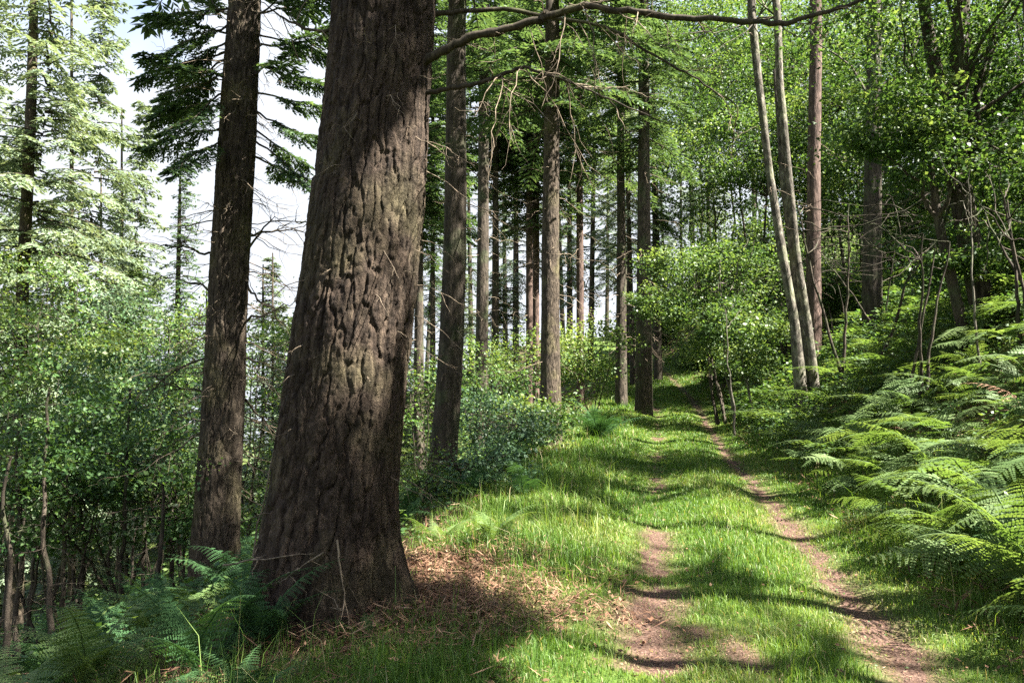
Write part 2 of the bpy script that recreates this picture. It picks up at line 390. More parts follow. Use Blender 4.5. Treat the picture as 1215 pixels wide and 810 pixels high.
for s in (-1, 1):
    ys = np.arange(2.2, 48, .07); w = np.maximum(rut_w(ys, s), .02)
    ts = np.linspace(-1, 1, 9)
    edge = (vnoise(ys * 5, ys * 0 + 3 + s) - .5) * .1
    us = s * .7 + w[:, None] * ts[None] * .42 + edge[:, None] - (fbm((ys * .18 + .63 + s * .7) * 4, ys * 4, o=3) - .5)[:, None] * .26
    us = us * 1.0
    xs = xpath(ys)[:, None] + us; yy = np.broadcast_to(ys[:, None], xs.shape)
    zz = H(xs, yy) + .006 - .012 * (np.abs(ts)[None] > .99)
    V = np.stack([xs, yy, zz], -1).reshape(-1, 3)
    i = np.arange(len(ys) - 1)[:, None] * 9; j = np.arange(8)[None]
    F = np.stack([i + j, i + j + 1, i + 9 + j + 1, i + 9 + j], -1).reshape(-1, 4)
    o = obj('path', mesh('path', V, F, M_ground, None, True, {'green': np.zeros(len(V)), 'bare': np.full(len(V), 1.)}))
    tag(o, ('patchy bare earth wheel track on the side of the big fir' if s < 0 else 'continuous bare earth wheel track on the side of the fern bank'), None, None, 'structure')

# ------------------------------------------------------------------ grass
def blades(x, y, length, width, tint, lean=.5):
    n = len(x)
    z = H(x, y) - .005
    p = np.stack([x, y, z], -1)
    th = rng.uniform(0, 2 * np.pi, n); a = np.stack([np.cos(th), np.sin(th), 0 * th], -1)
    ph = rng.uniform(0, 2 * np.pi, n); b = np.stack([np.cos(ph), np.sin(ph), 0 * ph], -1)
    ln = (rng.uniform(.1, 1, n) * lean)[:, None]
    up = np.array([0, 0, 1.0])
    L = length[:, None]; Wd = width[:, None]
    m = p + up * L * .55 + a * L * ln * .25
    t = p + up * L * (1 - .45 * ln) + a * L * ln
    V = np.stack([p - b * Wd, p + b * Wd, m + b * Wd * .8, m - b * Wd * .8, t + b * Wd * .12, t - b * Wd * .12], 1).reshape(-1, 3)
    k = np.arange(n)[:, None] * 6
    F = np.stack([k + [0, 1, 2, 3], k + [3, 2, 4, 5]], 1).reshape(-1, 4)
    return V, F, np.repeat(tint, 6)

def make_grass():
    n = 620000
    y = 2.4 * (46 / 2.4) ** rng.uniform(0, 1, n) ** .92
    u = rng.uniform(-4.4, 2.6, n); x = xpath(y) + u
    ok = np.abs(x) < .68 * y + .6
    x, y, u = x[ok], y[ok], u[ok]
    g = greenm(x, y); b = bare(x, y)
    clump = fbm(x * 2.5, y * 2.5, o=3)
    dens = (.25 + .75 * g) * (1 - .9 * b) * np.clip(.35 + 1.3 * clump, 0, 1) * (1 - .8 * litterm(x, y))
    dens *= np.where(u < -3.0, .45, 1)
    ok = rng.uniform(0, 1, len(x)) < dens
    x, y, u, g, b, clump = [v[ok] for v in (x, y, u, g, b, clump)]
    trk = np.clip((np.abs(u) - 1.0) / .8, 0, 1)
    L = .88 * (.036 + .035 * np.clip(1 - np.abs(u) / .5, 0, 1) + .055 * trk) * rng.lognormal(0, .35, len(x)) * (.6 + .9 * clump) * (1 - .5 * b)
    tuft = np.exp(-(((x - .62) / .55) ** 2 + ((y - 7.0) / .8) ** 2)) + .8 * np.exp(-(((x - 3.6) / .8) ** 2 + ((y - 7.5) / 1.5) ** 2)) + .7 * np.exp(-(((x - 1.0) / .8) ** 2 + ((y - 11) / 2) ** 2))
    L *= 1 + 1.1 * tuft
    tall = rng.uniform(0, 1, len(x)) < .012 * (trk > .3)
    L = np.where(tall, L * 2.4 + .1, L) * (.55 + 1.0 * fbm(x * 6 + 11, y * 6, o=2))
    wd = np.maximum(.0022, .00042 * y) * rng.uniform(.7, 1.3, len(x))
    tint = np.clip(.42 + (fbm(x * 1.1 + 30, y * 1.1, o=3) - .5) * .9 + rng.normal(0, .16, len(x)) + .18 * b, 0, 1)
    tint = np.where(rng.uniform(0, 1, len(x)) < .05, .98, np.minimum(tint, .9))
    return blades(x, y, L, wd, tint, .75)
V, F, T = make_grass()
tag(obj('grass', mesh('grass', V, F, M_grass, T)), 'short green grass on the track and longer grass along its verges', 'grass', None, 'stuff')

# dead bracken stalks, needles and leaf bits
def make_litter():
    acc = Acc()
    def strew(x, y, lmin, lmax, w, tint, lift=.03, tilt=.25):
        n = len(x)
        p = np.stack([x, y, H(x, y) + rng.uniform(.004, lift, n)], -1)
        th = rng.uniform(0, 2 * np.pi, n)
        a = norm(np.stack([np.cos(th), np.sin(th), rng.normal(0, tilt, n)], -1))
        b = norm(np.cross(a, np.stack([rng.normal(0, .4, n), rng.normal(0, .4, n), np.ones(n)], -1)))
        rhombs(acc, p, a, b, rng.uniform(lmin, lmax, n), w * rng.uniform(.6, 1.4, n), tint)
    n = 110000                                                     # round the big fir
    x = rng.uniform(-3.4, 1.0, n); y = rng.uniform(3.4, 10, n)
    ok = rng.uniform(0, 1, n) < litterm(x, y) * .6; x, y = x[ok], y[ok]
    strew(x, y, .03, .17, .0028, np.clip(rng.normal(.5, .25, len(x)), 0, 1), .10, .4)
    k = len(x) // 3; strew(x[:k], y[:k], .03, .07, .013, np.clip(rng.normal(.4, .25, k), 0, 1), .05, .5)
    n = 90000                                                      # on the worn tracks
    y = 2.5 * (20 / 2.5) ** rng.uniform(0, 1, n); x = xpath(y) + rng.uniform(-1.3, 1.2, n)
    ok = rng.uniform(0, 1, n) < bare(x, y) * .35 + .012; x, y = x[ok], y[ok]
    strew(x, y, .012, .05, .0022, np.clip(rng.normal(.5, .28, len(x)), 0, 1), .012, .1)
    n = 26000                                                      # the slopes under the trees
    y = 3 * (24 / 3) ** rng.uniform(0, 1, n); u = np.where(rng.uniform(0, 1, n) < .5, rng.uniform(-11, -2.6, n), rng.uniform(1.2, 6, n)); x = xpath(y) + u
    strew(x, y, .03, .16, .008, np.clip(rng.normal(.4, .25, n), 0, 1), .08, .4)
    n = 1300; y = 2.6 * (14 / 2.6) ** rng.uniform(0, 1, n); u = rng.uniform(-3.4, 2, n); strew(xpath(y) + u, y, .02, .045, .010, np.clip(rng.normal(.3, .2, n), 0, 1), .06, .4)
    return acc
tag(obj('leaf_litter', make_litter().mesh('leaf_litter', M_litter)), 'brown litter of dead bracken, needles and leaves on the ground', 'litter', None, 'stuff')

# low leafy ground cover on the slopes
def make_cover():
    acc = Acc()
    def patch(n, y0, y1, ulo, uhi, size, hmax, thr):
        y = y0 * (y1 / y0) ** rng.uniform(0, 1, n); u = rng.uniform(ulo, uhi, n); x = xpath(y) + u
        f = fbm(x * .8 + 3, y * .8, o=3)
        ok = (f > thr) & (litterm(x, y) < .45); x, y, f = x[ok], y[ok], f[ok]
        m = len(x)
        h = hmax * np.clip((f - thr) * 4, .1, 1) * rng.uniform(0, 1, m) ** .6
        p = np.stack([x, y, H(x, y) + h], -1)
        th = rng.uniform(0, 2 * np.pi, m)
        a = norm(np.stack([np.cos(th), np.sin(th), rng.normal(0, .35, m)], -1))
        b = norm(np.cross(a, np.stack([rng.normal(0, .5, m), rng.normal(0, .5, m), np.ones(m)], -1)))
        l = size * rng.uniform(.6, 1.3, m) * np.clip(.5 + y / 14, .6, 2.2)
        rhombs(acc, p, a, b, l, l * .33, np.clip(rng.normal(.45, .2, m), 0, 1), .06)
    patch(60000, 4, 26, 1.5, 9, .05, .65, .33)
    patch(34000, 5, 26, -12, -3.0, .055, .45, .36)
    patch(9000, 2.7, 13, -3.2, 1.9, .022, .06, .5)
    patch(16000, 20, 60, 1.6, 14, .07, .8, .3)
    patch(16000, 20, 60, -25, -3.2, .07, .8, .3)
    return acc
tag(obj('undergrowth', make_cover().mesh('undergrowth', M_shrub)), 'low leafy bramble and herb cover on the slopes', 'undergrowth', None, 'stuff')

# ------------------------------------------------------------------ trunks
def trunk_mesh(name, pts, mat, base, top=None, sides=20, step=.25, rough=.05, bark=0.0, flare=0.0, zfine=5.3):
    """pts: (centre, radius) from the ground up in world space; continued to height top"""
    C = np.array([p for p, r in pts]); r = np.array([q for p, q in pts])
    if top is not None and top > C[-1][2]:
        d = (C[-1] - C[0]) / (C[-1][2] - C[0][2])
        hgt = np.linspace(0, top - C[-1][2], 6)[1:]
        C = np.vstack([C, C[-1] + d * hgt[:, None]]); r = np.concatenate([r, r[-1] + (.03 - r[-1]) * (hgt / hgt[-1]) ** 1.2])
    zs = np.arange(C[0][2], C[-1][2] + step, step)
    if step < .05: zs = np.concatenate([zs[zs < zfine], np.arange(zfine, C[-1][2] + .3, .3)])
    fine = np.minimum(zs, C[-1][2])
    cx = np.interp(fine, C[:, 2], C[:, 0]); cy_ = np.interp(fine, C[:, 2], C[:, 1]); rr = np.interp(fine, C[:, 2], r)
    kk = np.ones(5) / 5
    if len(fine) > 12:
        pad = lambda v: np.convolve(np.pad(v, 2, mode='edge'), kk, 'valid')
        cx, cy_, rr = pad(cx), pad(cy_), pad(rr)
    th = np.linspace(0, 2 * np.pi, sides, endpoint=False)
    Z, TH = np.meshgrid(fine, th, indexing='ij')
    RR = rr[:, None] * np.ones_like(TH)
    seed = abs(base[0]) * 7 + base[1]
    RR = RR * (1 + rough * 2 * (fbm(np.cos(TH) * 1.6 + seed, np.sin(TH) * 1.6, Z * .9, 3) - .5))
    if flare:
        hh = np.clip(1 - (Z - C[0][2]) / 1.4, 0, 1) ** 2.6
        RR = RR * (1 + flare * hh * (1 + .55 * np.sin(TH * 5 + seed) + .45 * np.sin(TH * 3 + 1)))
    if bark:
        wz = fbm(np.cos(TH) * 3 + 5, np.sin(TH) * 3, Z * 3, 3)
        wa = (fbm(np.cos(TH) * 5 + 9, np.sin(TH) * 5, Z * 5, 4) - .5) * 1.3
        wb = (fbm(np.cos(TH) * 9 + 2, np.sin(TH) * 9, Z * 9, 3) - .5) * .8
        def plates(width, zf, crack):
            nper = max(6, int(np.round(2 * np.pi * rr[:40].mean() / width)))
            A = np.mod(TH / (2 * np.pi) * nper + wa + wb * .5, nper)
            d1, d2, idv = cell(A, Z * zf + wz * 1.2 + wb * .6)
            return np.clip((d2 - d1) / crack, 0, 1) ** .6, idv
        f1, i1 = plates(.085, 2.2, .24); f2, i2 = plates(.034, 10.0, .16)
        fine_n = fbm(np.cos(TH) * 18, np.sin(TH) * 18, Z * 40, 4) - .5
        RR = RR + bark * (1.25 * f1 - .9 + .35 * (i1 - .5) * f1 + .25 * f2 * f1 + .5 * (i2 - .5) * f1 + .8 * fine_n)
    V = np.stack([cx[:, None] + RR * np.cos(TH), cy_[:, None] + RR * np.sin(TH), Z], -1)
    n = len(fine)
    i = np.arange(n - 1)[:, None] * sides; j = np.arange(sides)[None]; k = (j + 1) % sides
    F = np.stack([i + j, i + k, i + sides + k, i + sides + j], -1).reshape(-1, 4)
    return mesh(name, V.reshape(-1, 3) - np.asarray(base), F, mat, None, True)

def edges(rows, d, lean_y=0.0):
    """rows of (y, left, right) pixels from the ground up -> centres and radii"""
    out = []
    for y, l, r in sorted(rows, reverse=True):
        p, k = W((l + r) / 2, y, d); out.append((p, (r - l) / 2 * k))
    return out

def seat(pts, extra=.25):
    """carry the lowest point down to the ground"""
    p, r = pts[0]; q, _ = pts[1]
    g = h1(p[0], p[1]) - extra
    if p[2] > g:
        d = (p - q) / max(q[2] - p[2], .1)
        p2 = p + d * (p[2] - g); p2[2] = g
        pts = [(p2, r * 1.06)] + pts
    return pts

# ------------------------------------------------------------------ foliage
def bough(acc, P, spread, node=.12, quad=(.16, .03), per=5, droop=.15, t0=.15, tint=.5, tv=.15):
    """needle sprays along a conifer branch P"""
    P = np.asarray(P, float)
    seg = np.linalg.norm(np.diff(P, axis=0), axis=1); Ls = np.concatenate([[0], np.cumsum(seg)]); L = Ls[-1]
    n = max(3, int(L * (1 - t0) / node))
    s = np.linspace(t0 * L, L, n)
    C = np.stack([np.interp(s, Ls, P[:, k]) for k in range(3)], -1)
    D = norm(np.gradient(C, axis=0))
    side = norm(np.cross(D, [0, 0, 1.0]))
    prof = np.minimum(1, 2.6 * (s / L - t0 + .12)) * (1.04 - s / L) ** .75
    for sg in (-1, 1):
        tl = spread * prof * rng.uniform(.65, 1.15, n) + .05
        td = norm(D * .75 + sg * side + np.array([0, 0, -droop]) + rng.normal(0, .12, (n, 3)))
        q = np.arange(per) / per
        base = C[:, None] + td[:, None] * (tl[:, None] * q[None])[..., None]
        base[..., 2] -= droop * .6 * tl[:, None] * q[None] ** 2
        for wv in (-1, 1):
            a = norm(td[:, None] + wv * .55 * np.cross(td, np.broadcast_to([0, 0, 1.0], td.shape))[:, None] + rng.normal(0, .16, (n, per, 3)))
            b = norm(np.cross(a, np.array([0, 0, 1.0]) + rng.normal(0, .35, (n, per, 3))))
            l = quad[0] * rng.uniform(.7, 1.25, (n, per)); w = quad[1] * rng.uniform(.7, 1.3, (n, per))
            T = np.clip(tint + tv * rng.normal(0, 1, (n, 1)) + .25 * (q[None] - .4) + np.zeros((n, per)), 0, 1)
            rhombs(acc, base.reshape(-1, 3), a.reshape(-1, 3), b.reshape(-1, 3), l.ravel(), w.ravel(), T.ravel())

def conifer_crown(name, height, radius, mat, whorl=.5, per_whorl=5, density=1.0, shape=.8, sparse=0.0, quad=(.17, .03), node=.15, droop=.2):
    """crown from local z=0 to height; also a mesh of its boughs' wood"""
    acc, wood = Acc(), Acc()
    z = 0.0
    while z < height:
        t = z / height
        rad = radius * (1 - t) ** shape * (.75 + .25 * min(1, t * 8)) + .12
        for k in range(per_whorl):
            if rng.uniform() < sparse: continue
            a = rng.uniform(0, 2 * np.pi); L = rad * rng.uniform(.6, 1.15)
            if L < .15: continue
            m = np.linspace(0, 1, 6)
            rise = rng.uniform(-.15, .2) + .25 * t
            P = np.stack([np.cos(a) * L * m, np.sin(a) * L * m, z + rng.uniform(-.2, .2) + L * (rise * m - .42 * (1 - t * .6) * m ** 2)], -1)
            bough(acc, P, .46 * L ** .8 + .10, node=node, quad=quad, per=max(2, int((3 + L) * density)), droop=droop, t0=.12, tint=.45)
            tube(wood, P, np.linspace(.012 + .010 * L, .004, 6), 4)
        z += whorl * rng.uniform(.7, 1.3) * (1 - .35 * t)
    return acc.mesh(name, mat), wood.mesh('boughs', M_twigd)

def leaves(acc, C, n, size, spread, tint=.5, flat=.5):
    """a clump of broad leaves round a centre"""
    P = C + rng.normal(0, 1, (n, 3)) * np.asarray(spread) * np.array([1, 1, flat])
    out = norm(P - C + rng.normal(0, .4, (n, 3)) * np.asarray(spread))
    a = norm(out * .8 + rng.normal(0, .5, (n, 3)) + np.array([0, 0, -.25]))
    b = norm(np.cross(a, np.array([0, 0, 1.0]) + rng.normal(0, .5, (n, 3))))
    l = size * rng.uniform(.6, 1.3, n)
    return P, a, b, l, np.clip(tint + rng.normal(0, .14, n), 0, 1)

def leaf_crown(name, c, rad, clumps, per, size, mat, base, cut=False, limbs_from=None, limb_mat=None, tint=.45, hollow=.45, sp=.24, limb_r=.04, flat=.5, lk=3):
    acc, wood = Acc(), Acc()
    c = np.asarray(c, float); rad = np.asarray(rad, float)
    Ps = []
    for k in range(clumps):
        v = norm(rng.normal(0, 1, 3)); v = v * rng.uniform(hollow, 1.05) ** .6
        if v[2] < -.6: v[2] *= .6
        q = c + v * rad
        s = sp * rad.mean() * rng.uniform(.5, 1.3)
        P, a, b, l, T = leaves(acc, q, int(per * rng.uniform(.5, 1.5)), size * rng.uniform(.7, 1.3), s, tint + rng.normal(0, .16) + .12 * v[2], flat)
        if cut:
            m = carve(P); P, a, b, l, T = P[m], a[m], b[m], l[m], T[m]
        if len(P): rhombs(acc, P, a, b, l, l * .34, T, .07)
        if limbs_from is not None and k % lk == 0:
            p0 = np.asarray(limbs_from[rng.integers(len(limbs_from))])
            tube(wood, wander(p0, q, 8, .25), np.linspace(limb_r, .006, 8), 5)
    cr = acc.mesh(name, mat, off=base) if acc.n else None
    wd = wood.mesh('limbs', limb_mat, off=base) if wood.n else None
    return cr, wd

def deadtwigs(acc, P0, direction, L, r=.008, sub=4, droop=.25):
    d = np.asarray(direction, float)
    P = wander(P0, np.asarray(P0) + d * L, 8, .22, droop)
    tube(acc, P, np.linspace(r, r * .25, 8), 4)
    for k in range(sub):
        m = rng.integers(2, 8); l = L * rng.uniform(.15, .45)
        dd = norm(d + rng.normal(0, .6, 3) + [0, 0, -.15])
        tube(acc, wander(P[min(m, 7)], P[min(m, 7)] + dd * l, 5, .3, droop), np.linspace(r * .5, r * .15, 5), 3)

def twig_skirt(root, base, C, zlo, zhi, n, Lmax, mat, r=.008, sub=3):
    """dead twigs standing out of a conifer trunk: C(z) -> centre, radius"""
    acc = Acc()
    for k in range(n):
        z = rng.uniform(zlo, zhi); c, rr = C(z); a = rng.uniform(0, 2 * np.pi)
        dr = np.array([np.cos(a), np.sin(a), rng.uniform(-.35, .15)])
        deadtwigs(acc, c + dr * rr * .9, dr, Lmax * rng.uniform(.25, 1), r * rng.uniform(.5, 1.2), sub)
    o = obj('dead_twigs', acc.mesh('dead_twigs', mat, off=base), root)
    o['kind'] = 'stuff'
    return o

def axis_of(pts):
    C = np.array([p for p, r in pts]); r = np.array([q for p, q in pts])
    def f(z):
        return np.array([np.interp(z, C[:, 2], C[:, 0]), np.interp(z, C[:, 2], C[:, 1]), z]), float(np.interp(z, C[:, 2], r))
    return f

# shared conifer crowns
CR = {}
CR['mature'] = conifer_crown('crown', 17, 3.0, M_needle, .55, 5, 1.0, .75, .22)
CR['mature_b'] = conifer_crown('crown', 17, 2.6, M_needle, .6, 5, 1.0, .7, .3)
CR['narrow'] = conifer_crown('crown', 14, 1.8, M_needle, .40, 6, 1., .8, .15)
CR['pale'] = conifer_crown('crown', 18, 2.8, M_spruce, .42, 6, 1.1, .8, .25, droop=.5)
CR['pale_b'] = conifer_crown('crown', 12, 1.6, M_spruce, .38, 6, 1.1, .85, .2, droop=.4)

CR['far_pale'] = conifer_crown('crown', 17, 2.6, M_spruce, .55, 5, .9, .7, .25)  # lighter needles on far firs stand in for sun and thin haze

def add_crown(root, kind, base, c0, z0, scale, rz):
    cr, wd = CR[kind]
    for nm, m in (('crown', cr), ('boughs', wd)):
        q_ = obj(nm, m, root, (c0[0] - base[0], c0[1] - base[1], z0 - base[2]), (0, 0, rz), scale)
        if nm == 'boughs': q_['kind'] = 'stuff'

# ------------------------------------------------------------------ the big fir
bp_ = edges([(0, 398, 515), (100, 390, 510), (200, 378, 505), (300, 363, 497), (380, 351, 490), (480, 338, 480), (560, 327, 472), (640, 314, 466), (700, 308, 466), (745, 304, 466)], 5.5)
big = seat(bp_, .3)
base = big[0][0].copy(); base[2] = h1(base[0], base[1])
root = thing('fir_tree', 'massive thick fir with deeply furrowed brown bark standing on litter beside the track', 'tree', base)
obj('trunk', trunk_mesh('trunk', big, M_bark, base, top=27, sides=460, step=.012, rough=.05, bark=.018, flare=.40), root)
add_crown(root, 'mature', base, big[-1][0] + [.4, 0, 0], 9.5, (1, 1, 1), .4)
def limb(root, base, pix, d0, d1, r0, r1, mat, subs=6, subl=.5, sides=8):
    P = []
    for k, (px, py) in enumerate(pix):
        P.append(W(px, py, d0 + (d1 - d0) * k / (len(pix) - 1))[0])
    P = np.array(P); t = np.linspace(0, len(P) - 1, len(P) * 5); P = np.stack([np.interp(t, np.arange(len(P)), P[:, k]) for k in range(3)], -1)
    P = np.stack([np.convolve(np.pad(P[:, k], 2, mode='edge'), np.ones(5) / 5, 'valid') for k in range(3)], -1)
    P += rng.normal(0, .004, P.shape)
    acc = Acc(); rr = np.linspace(r0, r1, len(P)) * (1 + rng.normal(0, .06, len(P)))
    tube(acc, P, rr, sides)
    o = obj('branch', acc.mesh('branch', mat, True, off=base), root)
    if subs:
        tw = Acc()
        for k in range(subs):
            m = rng.integers(len(P) // 4, len(P)); dd = norm(np.array([rng.uniform(-.2, 1), rng.uniform(-.8, .8), rng.uniform(-.9, .3)]))
            deadtwigs(tw, P[m], dd, subl * rng.uniform(.3, 1.2), .0045, 4, .2)
        s = obj('side_twigs', tw.mesh('side_twigs', M_twig, off=base), o); s['kind'] = 'stuff'
    return o
limb(root, base, [(498, 76), (522, 62), (560, 42), (610, 33), (650, 20), (690, 6), (730, 12), (800, 20), (880, 25), (935, 29), (968, 17), (1020, 2), (1060, -16)], 5.4, 4.8, .034, .011, M_twigd, 22, .6)
limb(root, base, [(500, 110), (530, 106), (565, 100), (600, 88), (622, 78), (632, 84), (680, 98), (740, 125), (800, 150)], 5.4, 5.2, .020, .004, M_twigd, 18, .7)
limb(root, base, [(492, 20), (540, 14), (600, 10), (660, 22), (720, 30), (790, 75), (830, 95), (880, 130)], 5.6, 5.9, .022, .004, M_twigd, 8, .6)
limb(root, base, [(640, 28), (655, 0), (668, -30)], 5.2, 5.2, .022, .014, M_twigd, 0)
limb(root, base, [(415, 30), (380, 40), (340, 25), (315, 5)], 5.4, 5.6, .016, .004, M_twigd, 8, .5)
f = axis_of(big)
tw = Acc()
for k in range(34):
    z = rng.uniform(.5, 4.4); c, rr = f(z); a = rng.uniform(-2.7, .2)
    dr = np.array([np.cos(a), np.sin(a), rng.uniform(-.5, .2)]); deadtwigs(tw, c + dr * rr, dr, rng.uniform(.1, .55), .0035, 4, .3)
o = obj('dead_twigs', tw.mesh('dead_twigs', M_twig, off=base), root); o['kind'] = 'stuff'

# dry sticks leaning round its foot
for k, (a, b, lab) in enumerate([((400, 640, 4.75), (412, 740, 4.7), 'pale dry stick standing against the foot of the big fir'),
                    ((385, 655, 4.8), (330, 690, 5.0), 'thin grey stick arching left from the foot of the big fir'),
                    ((300, 660, 6.0), (350, 390, 6.2), 'tall thin bare sapling stem leaning between the two left firs'),
                    ((265, 670, 5.2), (372, 655, 5.0), 'long bent twig lying across the ferns by the big fir'),
                    ((605, 690, 5.6), (525, 705, 5.4), 'pale broken stick lying on the brown litter'),
                    ((640, 652, 6.4), (700, 640, 6.5), 'short pale stick lying at the edge of the tall grass')]):
    acc = Acc(); p0 = W(*a)[0]; p1 = W(*b)[0]
    if k >= 4:
        for p in (p0, p1): p[2] = h1(p[0], p[1]) + .02
    P = wander(p0, p1, 14, .12); tube(acc, P, np.linspace(.0065, .002, 14), 6)
    for q in range(4):
        m = rng.integers(3, 12); tube(acc, wander(P[m], P[m] + norm(rng.normal(0, 1, 3) + (P[-1] - P[0])) * rng.uniform(.1, .3), 6, .3), np.linspace(.004, .0012, 6), 4)
    b0 = P[0] if P[0][2] < P[-1][2] else P[-1]
    tag(obj('stick', acc.mesh('stick', M_twig, True, off=b0), None, b0), lab, 'stick')

# ------------------------------------------------------------------ second fir
p2 = edges([(0, 273, 308), (100, 265, 305), (200, 258, 300), (300, 252, 295), (400, 246, 290), (500, 240, 288), (600, 232, 284), (680, 225, 281)], 9.0)
p2 = seat(p2); base = p2[0][0].copy(); base[2] = h1(base[0], base[1])
root = thing('fir_tree', 'second tall straight fir with lichened bark and dead twigs, just left of the massive fir', 'tree', base)
obj('trunk', trunk_mesh('trunk', p2, M_bark2, base, top=24, sides=240, step=.02, rough=.05, bark=.014, flare=.16, zfine=8.0), root)
f = axis_of(p2)
twig_skirt(root, base, f, 1.0, 7.2, 150, .9, M_twig, .0075, 5)
add_crown(root, 'mature_b', base, p2[-1][0] + [.3, 0, 0], 8.0, (1, 1, 1), 1.1)
for (a, b) in [((292, 330), (345, 400)), ((290, 300), (352, 262)), ((288, 385), (350, 350)), ((255, 350), (190, 325)), ((250, 420), (175, 455)), ((246, 470), (180, 440)), ((290, 425), (345, 440)), ((294, 280), (360, 268)), ((255, 300), (195, 285)), ((286, 470), (330, 520))]:
    acc = Acc(); P0 = W(a[0], a[1], 9.0)[0]; P1 = W(b[0], b[1], 9.0 + rng.uniform(-.8, .8))[0]
    P = wander(P0, P1, 12, .3, .05); tube(acc, P, np.linspace(.016, .004, 12), 6)
    for q in range(9):
        m = rng.integers(3, 12); tube(acc, wander(P[m], P[m] + norm(norm(P1 - P0) + rng.normal(0, .6, 3)) * rng.uniform(.15, .45), 6, .3, .2), np.linspace(.006, .0015, 6), 4)
    obj('branch', acc.mesh('branch', M_twigd, True, off=base), root)
# its low living boughs, seen against the sky
for (a, b) in [((270, 95), (168, 55)), ((266, 150), (172, 168)), ((268, 70), (190, 110)), ((270, 40), (200, 20)), ((300, 60), (395, 20)), ((300, 110), (385, 120)), ((298, 150), (365, 190)), ((300, 185), (350, 205)), ((275, 20), (205, -40)), ((300, 25), (370, -30)), ((266, 125), (188, 120)), ((300, 90), (345, 60)), ((272, 60), (165, 85)), ((270, 85), (180, 140)), ((268, 110), (195, 150)), ((270, 30), (190, 60)), ((265, 165), (200, 190)), ((272, 10), (180, 5)), ((302, 40), (390, 60)), ((302, 75), (392, 95)), ((300, 130), (380, 160)), ((300, 165), (375, 215)), ((302, 15), (395, -10)), ((270, 50), (215, 75))]:
    P0 = W(a[0], a[1], 9.0)[0]; P1 = W(b[0], b[1], 9.0 + rng.uniform(-1.2, 1.2))[0]
    acc = Acc(); P = wander(P0, P1, 9, .15, .06)
    left = b[0] < 270
    bough(acc, P, .42, node=.04, quad=(.07, .012), per=9, droop=.3, t0=.2 if left else .35, tint=.3)
    bough(acc, P + [0, 0, -.07], .26, node=.06, quad=(.06, .011), per=6, droop=.5, t0=.3 if left else .5, tint=.3)
    w = Acc(); tube(w, P, np.linspace(.014, .004, 9), 5)
    o = obj('branch', w.mesh('branch', M_twigd, True, off=base), root); obj('foliage', acc.mesh('foliage', M_needle, off=base), o)

# ------------------------------------------------------------------ the other conifers with trunks in view
def conifer(label, rows, d, mat, top, crown, z0, sc_=1.0, twigs=25, tl=1.2, sides=40, step=.08, bark=.0, group=None, name='fir_tree'):
    pts = [(p, min(r, .03 + .014 * max(0, top - p[2]))) for p, r in edges(rows, d)]
    pts = seat([q for k, q in enumerate(pts) if k < 2 or q[0][2] < top - 2]); b = pts[0][0].copy(); b[2] = h1(b[0], b[1])
    root = thing(name, label, 'tree', b, group)
    obj('trunk', trunk_mesh('trunk', pts, mat, b, top=top, sides=sides, step=step, rough=.05, bark=bark, flare=.12), root)
    C = np.array([p for p, r in pts]); dd = (C[-1] - C[0]) / (C[-1][2] - C[0][2])
    c0 = C[0] + dd * (z0 - C[0][2])
    h = {'mature': 17, 'mature_b': 17, 'narrow': 14, 'pale': 18, 'pale_b': 12}[crown]
    sz = max(.3, (top - z0 + .6) / h)
    add_crown(root, crown, b, c0, z0, (sc_, sc_, sz), rng.uniform(0, 6))
    if twigs: twig_skirt(root, b, axis_of(pts), b[2] + 1.5, min(z0 + 1, C[-1][2]), twigs, tl, M_twig, .006 + .0002 * d, 3)
    return root
conifer('dark smooth fir trunk in shade behind and right of the massive fir', [(40, 531, 552), (200, 528, 553), (300, 526, 553), (400, 522, 550), (480, 516, 546), (560, 507, 541)], 12.8, M_barkd, 22, 'mature_b', 9.2, 1., 40, 1.0, 90, .05, .010)
conifer('medium fir trunk standing just right of the dark shaded fir', [(120, 568, 580), (300, 566, 580), (420, 564, 579), (520, 562, 578)], 22, M_barkd, 24, 'mature', 11, .9, 30)
conifer('thin fir trunk right of the medium fir, against the bright sky', [(120, 585, 591), (300, 584, 592), (420, 583, 592)], 29, M_barkd, 24, 'narrow', 11.5, 1.1, 20)
conifer('sunlit fir trunk with one bright side rising from shrubs left of the dark fern', [(130, 646, 664), (240, 644, 663), (300, 643, 663), (400, 642, 664), (490, 641, 666)], 18, M_bark2, 23, 'mature', 9.2, .9, 40, 1.3, 60, .06, .010)
conifer('pale thin fir trunk catching the sun between the sunlit fir and the path', [(260, 684, 692), (400, 684, 693)], 31, M_pine, 23, 'narrow', 12, 1.2, 20)
conifer('fir trunk of middle thickness left of the dark fir beside the path', [(190, 732, 741), (300, 732, 742), (450, 730, 744)], 28, M_barkd, 25, 'mature_b', 11, .9, 35)
conifer('dark fir trunk standing closest to the left edge of the path far along it', [(40, 757, 771), (200, 757, 771), (300, 756, 772), (450, 754, 774)], 26, M_barkd, 25, 'mature', 11.5, .9, 35)
conifer('slim fir trunk at the left edge of the sunlit gap behind the massive fir', [(300, 493, 502), (440, 491, 503)], 25, M_barkd, 20, 'narrow', 8, 1.2, 20)
conifer('very slim fir trunk between the slim fir and the dark shaded fir', [(300, 511, 516), (440, 510, 517)], 28, M_barkd, 20, 'narrow', 8.5, 1.1, 15)
for px, w, d in [(628, 8, 30), (636, 8, 31)]:
    conifer('one of two close slender fir trunks left of the sunlit fir', [(260, px - w / 2, px + w / 2), (420, px - w / 2, px + w / 2)], d, M_pine, 22, 'narrow', 10 + rng.uniform(-1, 1), 1.3, 14, group='pair of slender firs')

